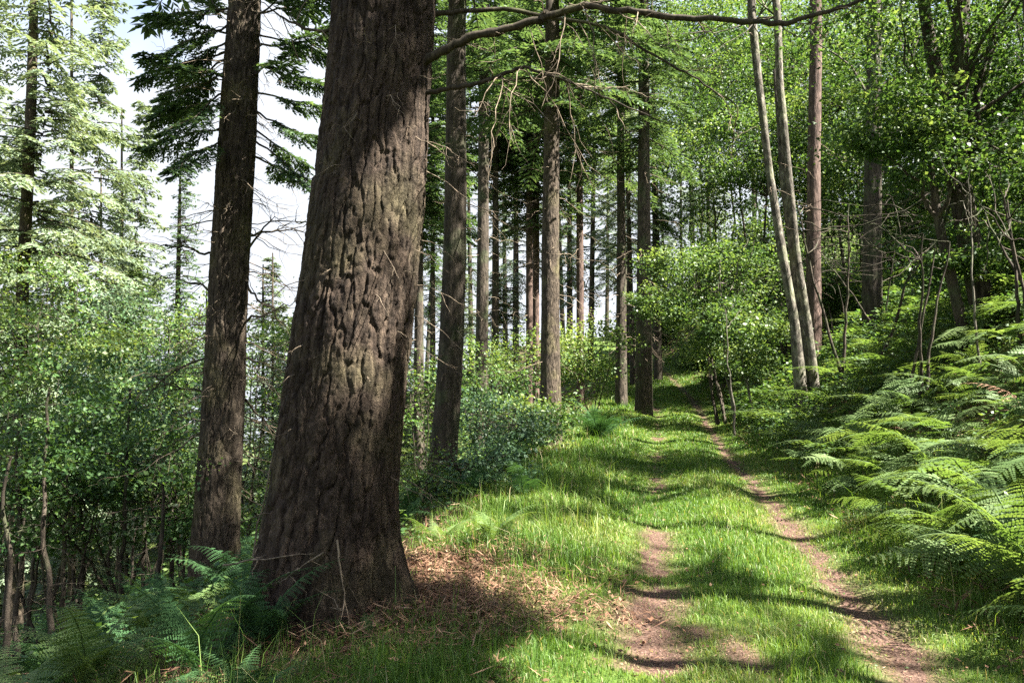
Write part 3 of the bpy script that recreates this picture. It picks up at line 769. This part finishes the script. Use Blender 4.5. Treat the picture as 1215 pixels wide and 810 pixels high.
# firs on the left, down the slope
conifer('large pale sunlit fir with drooping foliage at the left edge of the photo', [(150, 30, 42), (380, 18, 32), (560, 12, 30)], 20, M_bark2, 18, 'pale', .8, 1., 25, name='fir_tree')
conifer('narrow dark fir seen against the sky left of the second fir', [(200, 212, 217), (300, 209, 215), (420, 206, 213)], 34, M_barkd, 13.5, 'narrow', 1.5, .75, 0)
conifer('short young fir with flat boughs, further left than the narrow dark fir', [(330, 148, 152), (420, 147, 153)], 30, M_barkd, 7.5, 'narrow', 1.5, 1.0, 0)
conifer('pale fir far down the slope, its top left of the narrow dark fir', [(200, 118, 122), (380, 117, 123)], 44, M_bark2, 16, 'pale_b', -4, 1.6, 0)
conifer('pale young fir rising between the second fir and the massive fir', [(300, 322, 325), (420, 321, 326)], 36, M_bark2, 7.0, 'pale_b', -3, 1.2, 0)
conifer('tall pale fir right behind the large pale sunlit fir at the left edge', [(380, 82, 88), (480, 81, 89)], 27, M_bark2, 18.5, 'pale', -1.5, 1.05, 0)
conifer('tall lacy pale fir standing left of the narrow dark fir', [(380, 142, 147), (480, 142, 147)], 37, M_bark2, 17, 'pale_b', -2, 1.5, 0)
conifer('pale fir at the far left with its trunk outside the view', [(200, -60, -50), (380, -62, -50)], 24, M_bark2, 17, 'pale', 0, 1., 0)

for px, d, top, k in [(62, 40, 12, 1.5), (168, 46, 10.5, 1.5), (245, 40, 9, 1.3), (312, 44, 11, 1.4), (128, 52, 13, 1.7), (88, 33, 8, 1.2), (28, 36, 12, 1.5), (345, 30, 5.5, 1.0), (200, 30, 5.5, 1.1), (270, 50, 9.5, 1.5), (-20, 30, 13, 1.4), (385, 40, 8, 1.3), (465, 34, 8, 1.2), (590, 44, 10, 1.3), (545, 48, 11, 1.3), (10, 50, 14, 1.6), (220, 60, 9, 1.7), (330, 62, 9, 1.7), (150, 36, 6, 1.2)]:
    conifer('pale fir among those standing down the slope beyond the left shrubs', [(390, px - 2, px + 2), (480, px - 2, px + 2)], d, M_bark2, top, 'pale_b', h1(W(px, 400, d)[0][0], d) + .6, k, 0, sides=8, step=.5, group='pale firs down the left slope')

# the firs deeper in, told apart by nothing
far = []
for px, d in [(600, 52), (612, 44), (676, 48), (700, 40), (745, 45), (750, 36), (780, 38), (668, 66), (742, 70), (810, 70), (825, 62), (845, 55), (560, 60), (535, 66), (505, 50), (480, 44), (440, 50), (720, 90), (790, 90), (850, 80), (900, 70), (940, 62), (985, 66)]:
    x = W(px, 400, d)[0][0]; z = h1(x, d)
    far.append((x, d, z))
tm = trunk_mesh('trunk', [(np.array([0, 0, -.4]), .23), (np.array([0.05, 0, 8.]), .17)], M_barkd, (0, 0, 0), top=22, sides=12, step=.5)
for k, (x, y, z) in enumerate(far):
    root = thing('fir_tree', 'slender fir among the many trunks deep in the wood behind the sunlit fir', 'tree', (x, y, z), 'far firs deep in the wood', rng.uniform(0, 6))
    s = rng.uniform(.85, 1.2)
    left = x < xpath(y) - 8
    w_ = s * rng.uniform(.6, 1.1); obj('trunk', tm, root, scale=(w_, w_, s)); root.rotation_euler = (rng.normal(0, .02), rng.normal(0, .02), rng.uniform(0, 6))
    kd = ['mature_b', 'far_pale', 'narrow', 'far_pale'][k % 4]
    cr, wd = CR[kd]; z0 = rng.uniform(2.5, 6.5)
    rz_ = rng.uniform(0, 6)
    for nm, m in (('crown', cr), ('boughs', wd)):
        q_ = obj(nm, m, root, (0, 0, z0), (0, 0, rz_), (s * .8, s * .8, s * (22 - z0) / 17))
        if nm == 'boughs': q_['kind'] = 'stuff'

# ------------------------------------------------------------------ broadleaved trees on the bank
def broad(label, px, d, pyc, rx, rz, clumps, per, size, mat=M_leaf, bark=M_barkd, r=.09, cut=True, lean=0.0, group=None, name='broadleaf_tree', stems=1, tint=.45, trunk_rows=None, sp=.24, flat=.5):
    c = W(px, pyc, d)[0]
    return broad_at(label, c[0], c[1], c[2], rx, rz, clumps, per, size, mat, bark, r, cut, lean, group, name, stems, tint, sp, flat)

def broad_at(label, x, y, zc, rx, rz, clumps, per, size, mat=M_leaf, bark=M_barkd, r=.09, cut=True, lean=0.0, group=None, name='broadleaf_tree', stems=1, tint=.45, sp=.24, flat=.5, cat='tree'):
    bx = x - lean; g = h1(bx, y); b = np.array([bx, y, g])
    root = thing(name, label, cat, b, group)
    ends = []
    for s in range(stems):
        o = rng.normal(0, .12, 2) if stems > 1 else (0, 0)
        top = np.array([x, y, zc + rz * .3]) + np.append(rng.normal(0, .35 * rx * (stems > 1) + .1, 2), 0)
        P = wander((bx + o[0], y + o[1], g - .2), top, 16, .10)
        acc = Acc(); tube(acc, P, np.linspace(r, r * .3, 16), 9)
        obj('trunk' if stems == 1 else 'stem', acc.mesh('trunk', bark, True, off=b), root)
        ends += [P[-1], P[-3], P[-5]]
    cr, wd = leaf_crown('crown', (x, y, zc), (rx, rx, rz), clumps, per, size, mat, b, cut, ends, bark, tint, limb_r=r * .35, sp=sp, flat=flat, lk=2 if cat == 'shrub' else 4)
    if cr: obj('crown', cr, root)
    if wd: obj('limbs', wd, root)['kind'] = 'stuff'
    return root

# three-stemmed grey tree beside the path
d = 18.0
b = W(957, 445, d)[0]; b[2] = h1(b[0], b[1])
root = thing('rowan_tree', 'three slender pale grey stems rising together from the ferns beside the path', 'tree', b)
for rows in ([(-30, 886, 897), (20, 889, 900), (100, 898, 909), (200, 909, 921), (300, 923, 936), (380, 934, 948), (447, 941, 957)],
             [(-30, 914, 924), (20, 916, 926), (100, 920, 931), (200, 926, 938), (300, 940, 952), (380, 951, 963), (447, 958, 973)],
             [(160, 922, 930), (220, 928, 937), (280, 932, 942), (340, 938, 948), (400, 945, 956), (447, 949, 961)]):
    pts = edges(rows, d + rng.uniform(-.1, .1)); pts = seat([(p + (rng.normal(0, .05, 3) * [1, 1, 0] if k else 0), r * rng.uniform(.72, .92)) for k, (p, r) in enumerate(pts)])
    obj('stem', trunk_mesh('stem', pts, M_birch, b, top=14 if rows[0][0] < 0 else 10, sides=16, step=.1, rough=.16), root)
    if rows[0][0] < 0: twig_skirt(root, b, axis_of(pts), b[2] + 2.5, pts[-1][0][2], 16, .9, M_twig, .007, 3)
for k, (px, py) in enumerate([(880, -60), (940, -110), (860, 40)]):
    cr, wd = leaf_crown('crown', W(px, py, d)[0], (1.9, 1.9, 1.5), 45, 110, .075, M_leaf, b, True, [W(900, 20, d)[0], W(921, 20, d)[0]], M_birch, .5, lk=15, limb_r=.02)
    obj('crown', cr, root)
    if wd: obj('limbs', wd, root)['kind'] = 'stuff'

def post_tree(label, rows, d, mat, top, name, crowns, stems2=None, twigs=0):
    pts = seat(edges(rows, d)); b = pts[0][0].copy(); b[2] = h1(b[0], b[1])
    root = thing(name, label, 'tree', b)
    obj('trunk', trunk_mesh('trunk', pts, mat, b, top=top, sides=24, step=.1, rough=.07, bark=.006), root)
    for rows2 in stems2 or []:
        obj('limb', trunk_mesh('limb', edges(rows2, d), mat, b, sides=16, step=.1, rough=.08), root)
    for px, py, rx, rz, cl in crowns:
        cr, wd = leaf_crown('crown', W(px, py, d + rng.uniform(-.8, .8))[0], (rx, rx, rz), cl, 110, .08, M_leaf, b, d > 15, [pts[-1][0], pts[-2][0]], mat, .45, lk=14, flat=.35)
        if cr: obj('crown', cr, root)
        if wd: obj('limbs', wd, root)['kind'] = 'stuff'
    if twigs: twig_skirt(root, b, axis_of(pts), b[2] + 2, pts[-1][0][2], twigs, 1.2, M_twig, .01, 3)
    return root
post_tree('straight reddish pine trunk behind and right of the three grey stems', [(-20, 961, 974), (60, 961, 975), (200, 958, 973), (340, 957, 974)], 24, M_pine, 20, 'pine_tree', [(960, -60, 3, 2.2, 50)], twigs=14)
post_tree('straight grey trunk with ivy halfway between the pine and the forked dark tree', [(-20, 1030, 1046), (120, 1028, 1045), (320, 1024, 1046)], 21, M_barkd, 18, 'oak_tree', [(1040, -50, 3, 2.2, 60), (1010, 60, 2, 1.2, 30)], twigs=8)
post_tree('dark forked tree with thick leaning limbs on the bank at the right', [(150, 1116, 1140), (200, 1122, 1148), (260, 1132, 1158), (340, 1148, 1174)], 13, M_barkd, None, 'oak_tree', [(1090, 20, 1.7, 1.2, 45), (1200, 40, 1.8, 1.2, 45), (1150, -70, 2.4, 1.5, 65), (1225, 190, 1.3, .9, 45), (1060, 150, 1.1, .8, 35), (1150, 110, 1.1, .8, 35), (1190, 270, .9, .7, 30), (1110, 300, .7, .6, 24)],
          [[(-40, 1084, 1096), (40, 1094, 1108), (110, 1108, 1124), (165, 1116, 1138)], [(-40, 1136, 1152), (60, 1128, 1148), (120, 1126, 1146), (170, 1120, 1142)], [(-30, 1195, 1202), (60, 1170, 1180), (130, 1150, 1160), (200, 1128, 1142)]])
post_tree('thin leaning dark stem at the foot of the forked tree', [(190, 1101, 1107), (260, 1108, 1118), (335, 1124, 1136)], 12.5, M_barkd, None, 'hazel_tree', [(1090, 190, .9, .7, 24)])

# bright hazel arching over the far path
root = broad('bright green hazel bush arching over the far end of the path', 838, 23, 338, 1.5, 1.0, 70, 70, .085, M_leaf, M_barkd, .04, False, name='hazel_bush', stems=4, tint=.6, lean=-.3, sp=.3, flat=.35)
b_ = np.array(root.location)
for px, d, py, rx, rz, n in [(790, 22.5, 372, .75, .45, 24), (800, 23.5, 312, .9, .5, 26), (872, 22, 385, 1.0, .7, 36), (850, 23, 425, 1.1, .6, 34), (885, 21.5, 432, .9, .5, 28), (880, 23, 300, .9, .6, 26), (765, 22.5, 350, .5, .3, 12), (905, 21, 400, .7, .6, 24)]:
    cr, wd = leaf_crown('crown', W(px, py, d)[0], (rx, rx, rz), n, 70, .085, M_leaf, b_, False, None, None, .6, sp=.32, flat=.35)
    obj('crown', cr, root)
broad('bright sapling between the arching hazel and the three grey stems', 880, 22, 330, 1.3, 1.5, 50, 80, .08, M_leaf, M_birch, .04, True, name='hazel_bush', stems=2, tint=.6)
broad('thin pale crooked sapling with few leaves beside the arching hazel', 868, 20, 372, .8, .5, 12, 40, .07, M_leaf, M_birch, .03, True, name='rowan_sapling', tint=.55)
broad('leafy hazel bush in front of the pine on the bank', 1000, 17, 265, 1.5, 1.2, 45, 80, .075, M_leaf, M_barkd, .04, True, name='hazel_bush', stems=3, tint=.5)
broad('low leafy bush at the foot of the forked tree', 1075, 12, 310, 1.0, .8, 40, 80, .06, M_leaf, M_barkd, .03, True, name='hazel_bush', stems=3, tint=.4)
broad('pale silvery leaved sapling in front of the forked tree', 1145, 11, 215, .55, .6, 16, 50, .08, M_blue, M_birch, .02, True, name='rowan_sapling', tint=.7)
broad('leafy bush filling the right edge above the ferns', 1215, 10.5, 260, 1.1, 1.1, 45, 80, .06, M_leaf, M_barkd, .03, True, name='hazel_bush', stems=3, tint=.4)
broad('hazel bush growing beyond the three grey stems', 925, 27, 290, 1.8, 1.6, 45, 80, .09, M_leaf, M_barkd, .05, True, name='hazel_bush', stems=3, tint=.45)

spots = [(1130, 30, 200, 2.6, 2.2), (1190, 27, 60, 2.6, 2), (1060, 40, 140, 3.2, 2.6), (1230, 24, 120, 2.4, 2), (900, 46, 100, 3.4, 2.8), (980, 46, 90, 3.4, 2.8), (1140, 40, 90, 3.2, 2.6), (1200, 34, 170, 2.8, 2.4), (830, 40, 60, 3, 2.4), (840, 34, 210, 2.8, 2.4), (870, 36, 120, 3.0, 2.6), (905, 30, 180, 2.3, 2), (950, 33, 110, 2.8, 2.4), (995, 30, 150, 2.6, 2.2), (1050, 27, 200, 2.4, 2), (1060, 30, 90, 2.8, 2.4), (1100, 25, 260, 2, 1.8), (1110, 24, 130, 2.2, 2), (1160, 22, 80, 2.2, 2), (1180, 20, 180, 2, 1.7),
         (1210, 18, 110, 1.9, 1.6), (1215, 17, 20, 2, 1.6), (1010, 34, 30, 3, 2.4), (930, 36, 40, 3, 2.4), (860, 42, 40, 3.4, 2.8), (1120, 27, 20, 2.5, 2), (1240, 22, 260, 2.2, 2), (1020, 40, 230, 2.6, 2.4), (960, 42, 200, 2.8, 2.4), (1150, 32, 260, 2.4, 2.4), (815, 48, 130, 3, 2.6), (1080, 36, 300, 2.5, 2.2)]
for px, d, py, rx, rz in spots:
    broad('leafy tree in the dense green wood up the bank behind the grey stems', px, d, py, rx, rz, 75, 125, .05 + .0022 * d, M_leaf, M_barkd, .07, d < 27, flat=.35, group='leafy trees up the bank', tint=.45)

for px, d, py, rx, rz in [(900, 30, 330, 2.0, 1.5), (945, 26, 350, 1.6, 1.2), (1000, 24, 320, 1.7, 1.4), (1040, 20, 290, 1.5, 1.2), (985, 32, 250, 2.2, 1.8), (860, 40, 300, 2.4, 2), (820, 44, 340, 2.4, 2), (780, 50, 380, 2.2, 1.8), (1100, 18, 240, 1.5, 1.2), (1160, 16, 300, 1.4, 1.1), (1220, 14, 330, 1.3, 1.), (930, 40, 290, 2.4, 2), (1060, 26, 250, 2, 1.6), (1190, 20, 250, 1.8, 1.5), (885, 34, 400, 1.6, 1.2), (845, 30, 420, 1.2, .9), (800, 60, 410, 2.5, 1.8)]:
    broad('leafy bush in the thick green growth up the bank behind the grey stems', px, d, py, rx, rz, 75, 120, .045 + .0022 * d, M_leaf, M_barkd, .025, d < 27, flat=.4, name='hazel_bush', stems=2, group='bushes up the bank', tint=.5)

# unseen trees added along the bank to shade the track and the dark fir
shade = [(6.6, 2.6), (7.6, .5), (5.5, 4.6), (8.6, 6.2), (7.4, 9.4), (9, -4), (12, 1), (9.5, 3.5), (14, -7), (13, 7), (10.5, 8.5), (16, 4), (15.5, 11), (12.5, 13.5), (17, 16), (14.5, 19), (19, 21), (8, -8.5), (18, -2), (20, 10), (6.5, -2.5)]
broad_at('unseen leafy tree added on the bank to shade the dark fir', 5.7, 9.9, 14.0, 3.3, 3.2, 150, 90, .13, M_leaf, M_barkd, .14, False, -1.3)
for x, y in shade:
    broad_at('unseen leafy tree added up the bank to shade the track', x, y, h1(x, y) + rng.uniform(7.5, 10.5), 2.9, 2.0, 80, 85, .13, M_leaf, M_barkd, .14, True, group='added shade trees up the bank')

# ------------------------------------------------------------------ shrubs and saplings on the left slope
def shrub(label, px, py, d, rx, rz, n=40, per=80, size=None, mat=M_shrub, stems=3, tint=.5, r=.022, bark=M_barkd, name='leafy_shrub', cat='shrub', group=None, cut=False):
    c = W(px, py, d)[0]
    return broad_at(label, c[0], c[1], c[2], rx, rz, n, per, size or (.035 + .0022 * d), mat, bark, r, cut, rng.uniform(-.3, .3), group, name, stems, tint, .26, .6, cat)
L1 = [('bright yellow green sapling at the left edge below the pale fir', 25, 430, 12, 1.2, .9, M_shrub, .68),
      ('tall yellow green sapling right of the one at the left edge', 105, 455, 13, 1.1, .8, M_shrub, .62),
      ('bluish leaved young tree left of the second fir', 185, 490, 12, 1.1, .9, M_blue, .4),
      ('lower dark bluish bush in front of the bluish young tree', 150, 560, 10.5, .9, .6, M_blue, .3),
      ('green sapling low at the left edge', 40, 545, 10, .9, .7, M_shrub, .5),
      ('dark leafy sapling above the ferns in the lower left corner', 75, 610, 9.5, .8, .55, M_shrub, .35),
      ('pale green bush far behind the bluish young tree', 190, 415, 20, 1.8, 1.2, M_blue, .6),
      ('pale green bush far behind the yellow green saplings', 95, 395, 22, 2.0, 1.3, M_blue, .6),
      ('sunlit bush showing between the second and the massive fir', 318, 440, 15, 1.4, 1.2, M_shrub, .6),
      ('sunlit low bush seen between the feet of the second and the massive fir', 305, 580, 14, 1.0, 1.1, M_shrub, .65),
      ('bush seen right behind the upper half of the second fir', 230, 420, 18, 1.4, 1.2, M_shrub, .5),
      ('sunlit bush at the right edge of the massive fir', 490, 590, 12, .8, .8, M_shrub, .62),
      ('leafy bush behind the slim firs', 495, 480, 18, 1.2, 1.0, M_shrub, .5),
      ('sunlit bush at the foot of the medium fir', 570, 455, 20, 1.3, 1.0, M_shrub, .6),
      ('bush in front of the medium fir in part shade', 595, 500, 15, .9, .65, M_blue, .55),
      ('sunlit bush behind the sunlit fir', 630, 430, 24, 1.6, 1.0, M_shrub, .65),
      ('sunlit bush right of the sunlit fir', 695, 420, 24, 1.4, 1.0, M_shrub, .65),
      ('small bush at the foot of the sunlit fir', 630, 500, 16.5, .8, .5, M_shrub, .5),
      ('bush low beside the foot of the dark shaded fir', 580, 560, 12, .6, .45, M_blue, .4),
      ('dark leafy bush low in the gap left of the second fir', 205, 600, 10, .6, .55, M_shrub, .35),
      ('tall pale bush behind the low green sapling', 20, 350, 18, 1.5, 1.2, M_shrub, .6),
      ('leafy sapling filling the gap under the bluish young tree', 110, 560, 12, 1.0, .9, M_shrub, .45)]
for lab, px, py, d, rx, rz, mt, ti in L1:  # tint puts sun into the upper shrubs' leaf colour, shade into the lower
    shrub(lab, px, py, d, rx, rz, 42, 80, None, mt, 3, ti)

# bare slender stems of young trees, lower left
stems = [(22, 560, 735, 9.0), (65, 520, 745, 8.2), (98, 540, 700, 10), (150, 520, 715, 9.6), (182, 600, 735, 9), (203, 560, 700, 10.4), (128, 600, 690, 11.5), (45, 600, 700, 11), (8, 600, 770, 7.8), (215, 620, 690, 10.8), (85, 620, 720, 9.3), (168, 610, 690, 12)]
for px, y0, y1, d in stems:
    p0 = W(px + rng.uniform(-4, 4), y1, d)[0]; p0[2] = h1(p0[0], p0[1]) - .1
    p1 = W(px + rng.uniform(-14, 14), y0 - 60, d)[0]
    b = p0.copy(); b[2] += .1
    root = thing('sapling', 'bare slender dark stem of a young tree above the ferns in the lower left', 'sapling', b, 'bare stems of young trees')
    acc = Acc(); P = wander(p0, p1, 14, .12); tube(acc, P, np.linspace(.035, .012, 14), 8)
    obj('trunk', acc.mesh('trunk', M_barkd, True, off=b), root)
    acc = Acc()
    for k in range(12):
        a = rng.uniform(0, 6.28); deadtwigs(acc, P[rng.integers(4, 14)], np.array([np.cos(a), np.sin(a), .1]), rng.uniform(.3, .9), .005, 3, .15)
    o = obj('dead_twigs', acc.mesh('dead_twigs', M_barkd, off=b), root); o['kind'] = 'stuff'
    q = P[-1]
    cr, wd = leaf_crown('crown', q, (.7, .7, .45), 16, 70, .05, M_shrub, b, False, None, None, .4)
    obj('crown', cr, root)

# ------------------------------------------------------------------ ferns
def frond(L, pairs, nP, arch=.9, rise=.9, stipe=.2, wide=.30, tint=.5, pw=.20, flat=False):
    """one frond growing along +X and arching over"""
    acc = Acc()
    t = np.linspace(0, 1, 24)
    ang = R(78) * rise - arch * 1.5 * t ** 1.3
    if flat: ang = R(74) * rise * (1 - np.clip((t - .12) / .42, 0, 1) ** .8) + R(10) - arch * .55 * t ** 2
    seg = L / 23
    X = np.concatenate([[0], np.cumsum(np.cos(ang[:-1]) * seg)]); Z = np.concatenate([[0], np.cumsum(np.sin(ang[:-1]) * seg)])
    P = np.stack([X, np.cumsum(rng.normal(0, .004 * L, 24)), Z], -1)
    tube(acc, P, np.linspace(.006 * L + .001, .001, 24), 4, .55)
    tt = np.linspace(stipe, .985, pairs)
    C = np.stack([np.interp(tt, t, P[:, k]) for k in range(3)], -1); D = norm(np.gradient(C, axis=0))
    s = (tt - stipe) / (1 - stipe)
    pl = wide * L * np.minimum(1, .55 + 3.0 * s) * (1.02 - s) ** .85
    for sg in (-1, 1):
        sd = np.broadcast_to([0, sg * 1.0, 0], C.shape)
        nrm = norm(np.cross(D, sd) * sg)
        pl = pl * rng.uniform(.82, 1.12, pairs)
        a = norm(sd + D * rng.uniform(.3, .5) - np.array([0, 0, .12 if flat else .22]) + rng.normal(0, .10 if flat else .06, C.shape))
        if nP <= 1:
            rhombs(acc, C, a, norm(np.cross(a, nrm)), pl, pl * .13 + .006, np.clip(tint + rng.normal(0, .1, pairs), 0, 1))
            continue
        q = (np.arange(nP) + .3) / nP
        base = C[:, None] + a[:, None] * (pl[:, None] * q)[..., None]
        base[..., 2] -= .16 * pl[:, None] * q ** 2
        ln = pl[:, None] * (pw * (1.06 - q) ** .7)[None] + .004
        for s2 in (-1, 1):
            bb = norm(np.cross(a, nrm)) * s2
            d = norm(bb[:, None] + a[:, None] * .45 + rng.normal(0, .08, (pairs, nP, 3)))
            w = norm(np.cross(d, nrm[:, None]))
            hw = pl[:, None] / nP * .56 + 0 * ln
            T = np.clip(tint + rng.normal(0, .1, (pairs, 1)) + .15 * s[:, None] + np.zeros((pairs, nP)), 0, 1)
            rhombs(acc, base.reshape(-1, 3), d.reshape(-1, 3), w.reshape(-1, 3), ln.ravel(), hw.ravel(), T.ravel(), .05)
    return acc

FR = {'near': [frond(1.0, 19, 8, ar, ri, .16, .25, .52, .14).mesh('frond', M_fern) for ar, ri in ((.8, .85), (1.05, .95), (.7, .7), (.95, .8))],
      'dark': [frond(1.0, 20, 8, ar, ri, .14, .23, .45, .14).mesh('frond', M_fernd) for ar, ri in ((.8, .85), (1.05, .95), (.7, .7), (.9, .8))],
      'brk': [frond(1.0, int(rng.integers(13, 18)), 8, ar, ri, rng.uniform(.28, .4), wd, ti, .14, True).mesh('frond', M_fern) for ar, ri, wd, ti in ((.9, 1.05, .27, .55), (1.3, 1.1, .25, .45), (.5, .95, .3, .6), (1.0, .75, .26, .5), (.2, .85, .28, .6), (1.5, 1.0, .24, .4), (.7, 1.15, .26, .65), (.9, .6, .3, .5))]}
FR['brk'].append(frond(1.0, 13, 6, 1.6, .9, .3, .22, .5, .1, True).mesh('frond', M_litter))

def fern(label, x, y, L, n, kind='near', group=None, name='fern', tilt=.0, face=None, fan=6.28):
    b = (x, y, h1(x, y))
    root = thing(name, label, 'fern', b, group)
    a0 = rng.uniform(0, 6.28) if face is None else face - fan / 2
    for k in range(n):
        s = L * rng.uniform(.75, 1.15)
        obj('frond', FR[kind][8 if kind == 'brk' and rng.uniform() < .004 else rng.integers(min(8, len(FR[kind])))], root, (rng.normal(0, .03), rng.normal(0, .03), -.02), (rng.normal(0, .28 if kind == 'brk' else .15), rng.normal(tilt, .3 if kind == 'brk' else .15), a0 + fan * (k + rng.uniform(-.3, .3)) / n), (s, s, s))
    return root

# the nearest ferns, each with its fronds
for lab, px, py, L, n, kd in [('large fern with broad arching fronds hanging over the grass at the right edge', 1205, 640, 1.0, 9, 'near'),
        ('dark fern drooping in shade under the bank at the right edge', 1195, 690, .8, 8, 'dark'),
        ('fern on the lower bank at the right, behind the large overhanging fern', 1120, 590, .9, 8, 'near'),
        ('fern low on the bank where the grass meets the bracken', 1040, 575, .8, 8, 'near'),
        ('fern catching the sun on the verge behind the brown litter', 585, 648, .6, 8, 'near'),
        ('small fern right behind the massive fir', 520, 645, .45, 7, 'near'),
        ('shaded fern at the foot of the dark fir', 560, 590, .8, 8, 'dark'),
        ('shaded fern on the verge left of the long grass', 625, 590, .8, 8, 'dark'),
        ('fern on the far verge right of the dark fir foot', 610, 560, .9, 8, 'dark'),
        ('tiny fern growing in the litter at the front of the massive fir', 430, 755, .22, 6, 'near')]:
    p = G(px, py); fern(lab, p[0], p[1], L, n, kd)
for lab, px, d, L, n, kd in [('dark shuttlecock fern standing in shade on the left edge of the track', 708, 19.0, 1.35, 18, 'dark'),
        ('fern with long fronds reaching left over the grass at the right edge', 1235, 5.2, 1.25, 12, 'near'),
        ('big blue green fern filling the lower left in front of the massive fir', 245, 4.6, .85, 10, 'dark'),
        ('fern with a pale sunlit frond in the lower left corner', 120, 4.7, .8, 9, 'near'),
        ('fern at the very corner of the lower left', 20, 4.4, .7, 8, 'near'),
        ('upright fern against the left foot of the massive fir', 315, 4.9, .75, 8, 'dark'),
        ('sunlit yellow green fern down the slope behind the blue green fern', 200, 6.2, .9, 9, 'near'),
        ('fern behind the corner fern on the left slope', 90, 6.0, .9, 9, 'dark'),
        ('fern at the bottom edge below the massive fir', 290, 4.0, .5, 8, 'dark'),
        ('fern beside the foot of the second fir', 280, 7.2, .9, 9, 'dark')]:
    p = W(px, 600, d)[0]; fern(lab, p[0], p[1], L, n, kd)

# bracken on the bank, near stems with their own fronds
nb = 0
pos = []
for k in range(4000):
    y = 4.2 * (13 / 4.2) ** rng.uniform(); u = 1.65 + 5.2 * rng.uniform() ** 1.2; x = float(xpath(y)) + u
    if abs(x) > .66 * y + .8: continue
    if any((x - a) ** 2 + (y - c) ** 2 < (.30 + .012 * y) ** 2 for a, c in pos): continue
    pos.append((x, y)); fern('bracken fern among many of its kind covering the bank right of the grass', x, y, rng.choice([.6, .8, .95, 1.1, 1.3]), int(rng.integers(4, 8)), 'brk', 'bracken on the bank', 'bracken_fern', 0); nb += 1
    if nb > 150: break

def plant_mesh(kind, n, L, mat):
    acc = Acc()
    for k in range(n):
        fr = frond(L * rng.uniform(.75, 1.15), 14, 4, rng.uniform(.7, 1.2), rng.uniform(.75, 1.1), .3, .3, .5, .15, True)
        V, F, T = fr.arr(); a = 6.28 * k / n + rng.uniform(-.4, .4)
        c, s = np.cos(a), np.sin(a)
        V = V @ np.array([[c, -s, 0], [s, c, 0], [0, 0, 1]]).T + [rng.normal(0, .08), rng.normal(0, .08), 0]
        acc.add(V, F, T)
    return acc.mesh('bracken_fern', mat)
PM = [plant_mesh('b', 6, 1.15, M_fern) for k in range(4)]
PD = [plant_mesh('b', 6, 1.0, M_fernd) for k in range(3)]
pos = []
for k in range(4000):
    y = 12 * (34 / 12) ** rng.uniform(); u = 1.6 + 9 * rng.uniform() ** 1.2; x = float(xpath(y)) + u
    if abs(x) > .66 * y + .8: continue
    if any((x - a) ** 2 + (y - c) ** 2 < (.34 + .02 * y) ** 2 for a, c in pos): continue
    pos.append((x, y)); s = rng.uniform(.8, 1.25)
    o = obj('bracken_fern', PM[rng.integers(4)], None, (x, y, h1(x, y)), (0, 0, rng.uniform(0, 6)), (s, s, s))
    tag(o, 'bracken fern in the bed further along the bank round the grey stems', 'fern', 'bracken further along the bank')
    if len(pos) > 130: break
pos = []
for k in range(4000):
    y = 6.5 * (26 / 6.5) ** rng.uniform(); u = -3.6 - 8 * rng.uniform() ** 1.3; x = float(xpath(y)) + u
    if abs(x) > .66 * y + .8 or litterm(np.array([x]), np.array([y]))[0] > .2: continue
    if any((x - a) ** 2 + (y - c) ** 2 < (.5 + .02 * y) ** 2 for a, c in pos): continue
    pos.append((x, y)); s = rng.uniform(.6, 1.0)
    if y < 11:
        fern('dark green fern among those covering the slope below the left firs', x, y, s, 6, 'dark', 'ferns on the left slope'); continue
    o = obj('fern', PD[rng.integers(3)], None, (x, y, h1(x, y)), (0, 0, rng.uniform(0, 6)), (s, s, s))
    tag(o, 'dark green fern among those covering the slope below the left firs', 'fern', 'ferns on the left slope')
    if len(pos) > 90: break
# dead branch on the bank
p = G(1165, 705); acc = Acc(); q = p + [1.0, .3, .35]
tube(acc, wander(p + [0, 0, .03], q, 12, .15), np.linspace(.018, .01, 12), 7)
tag(obj('fallen_branch', acc.mesh('fallen_branch', M_twig, True, off=p), None, p), 'pale dead branch lying at the foot of the bank at the right edge', 'branch')
print('objects', len(bpy.data.objects), 'quads', sum(len(m.polygons) for m in bpy.data.meshes))
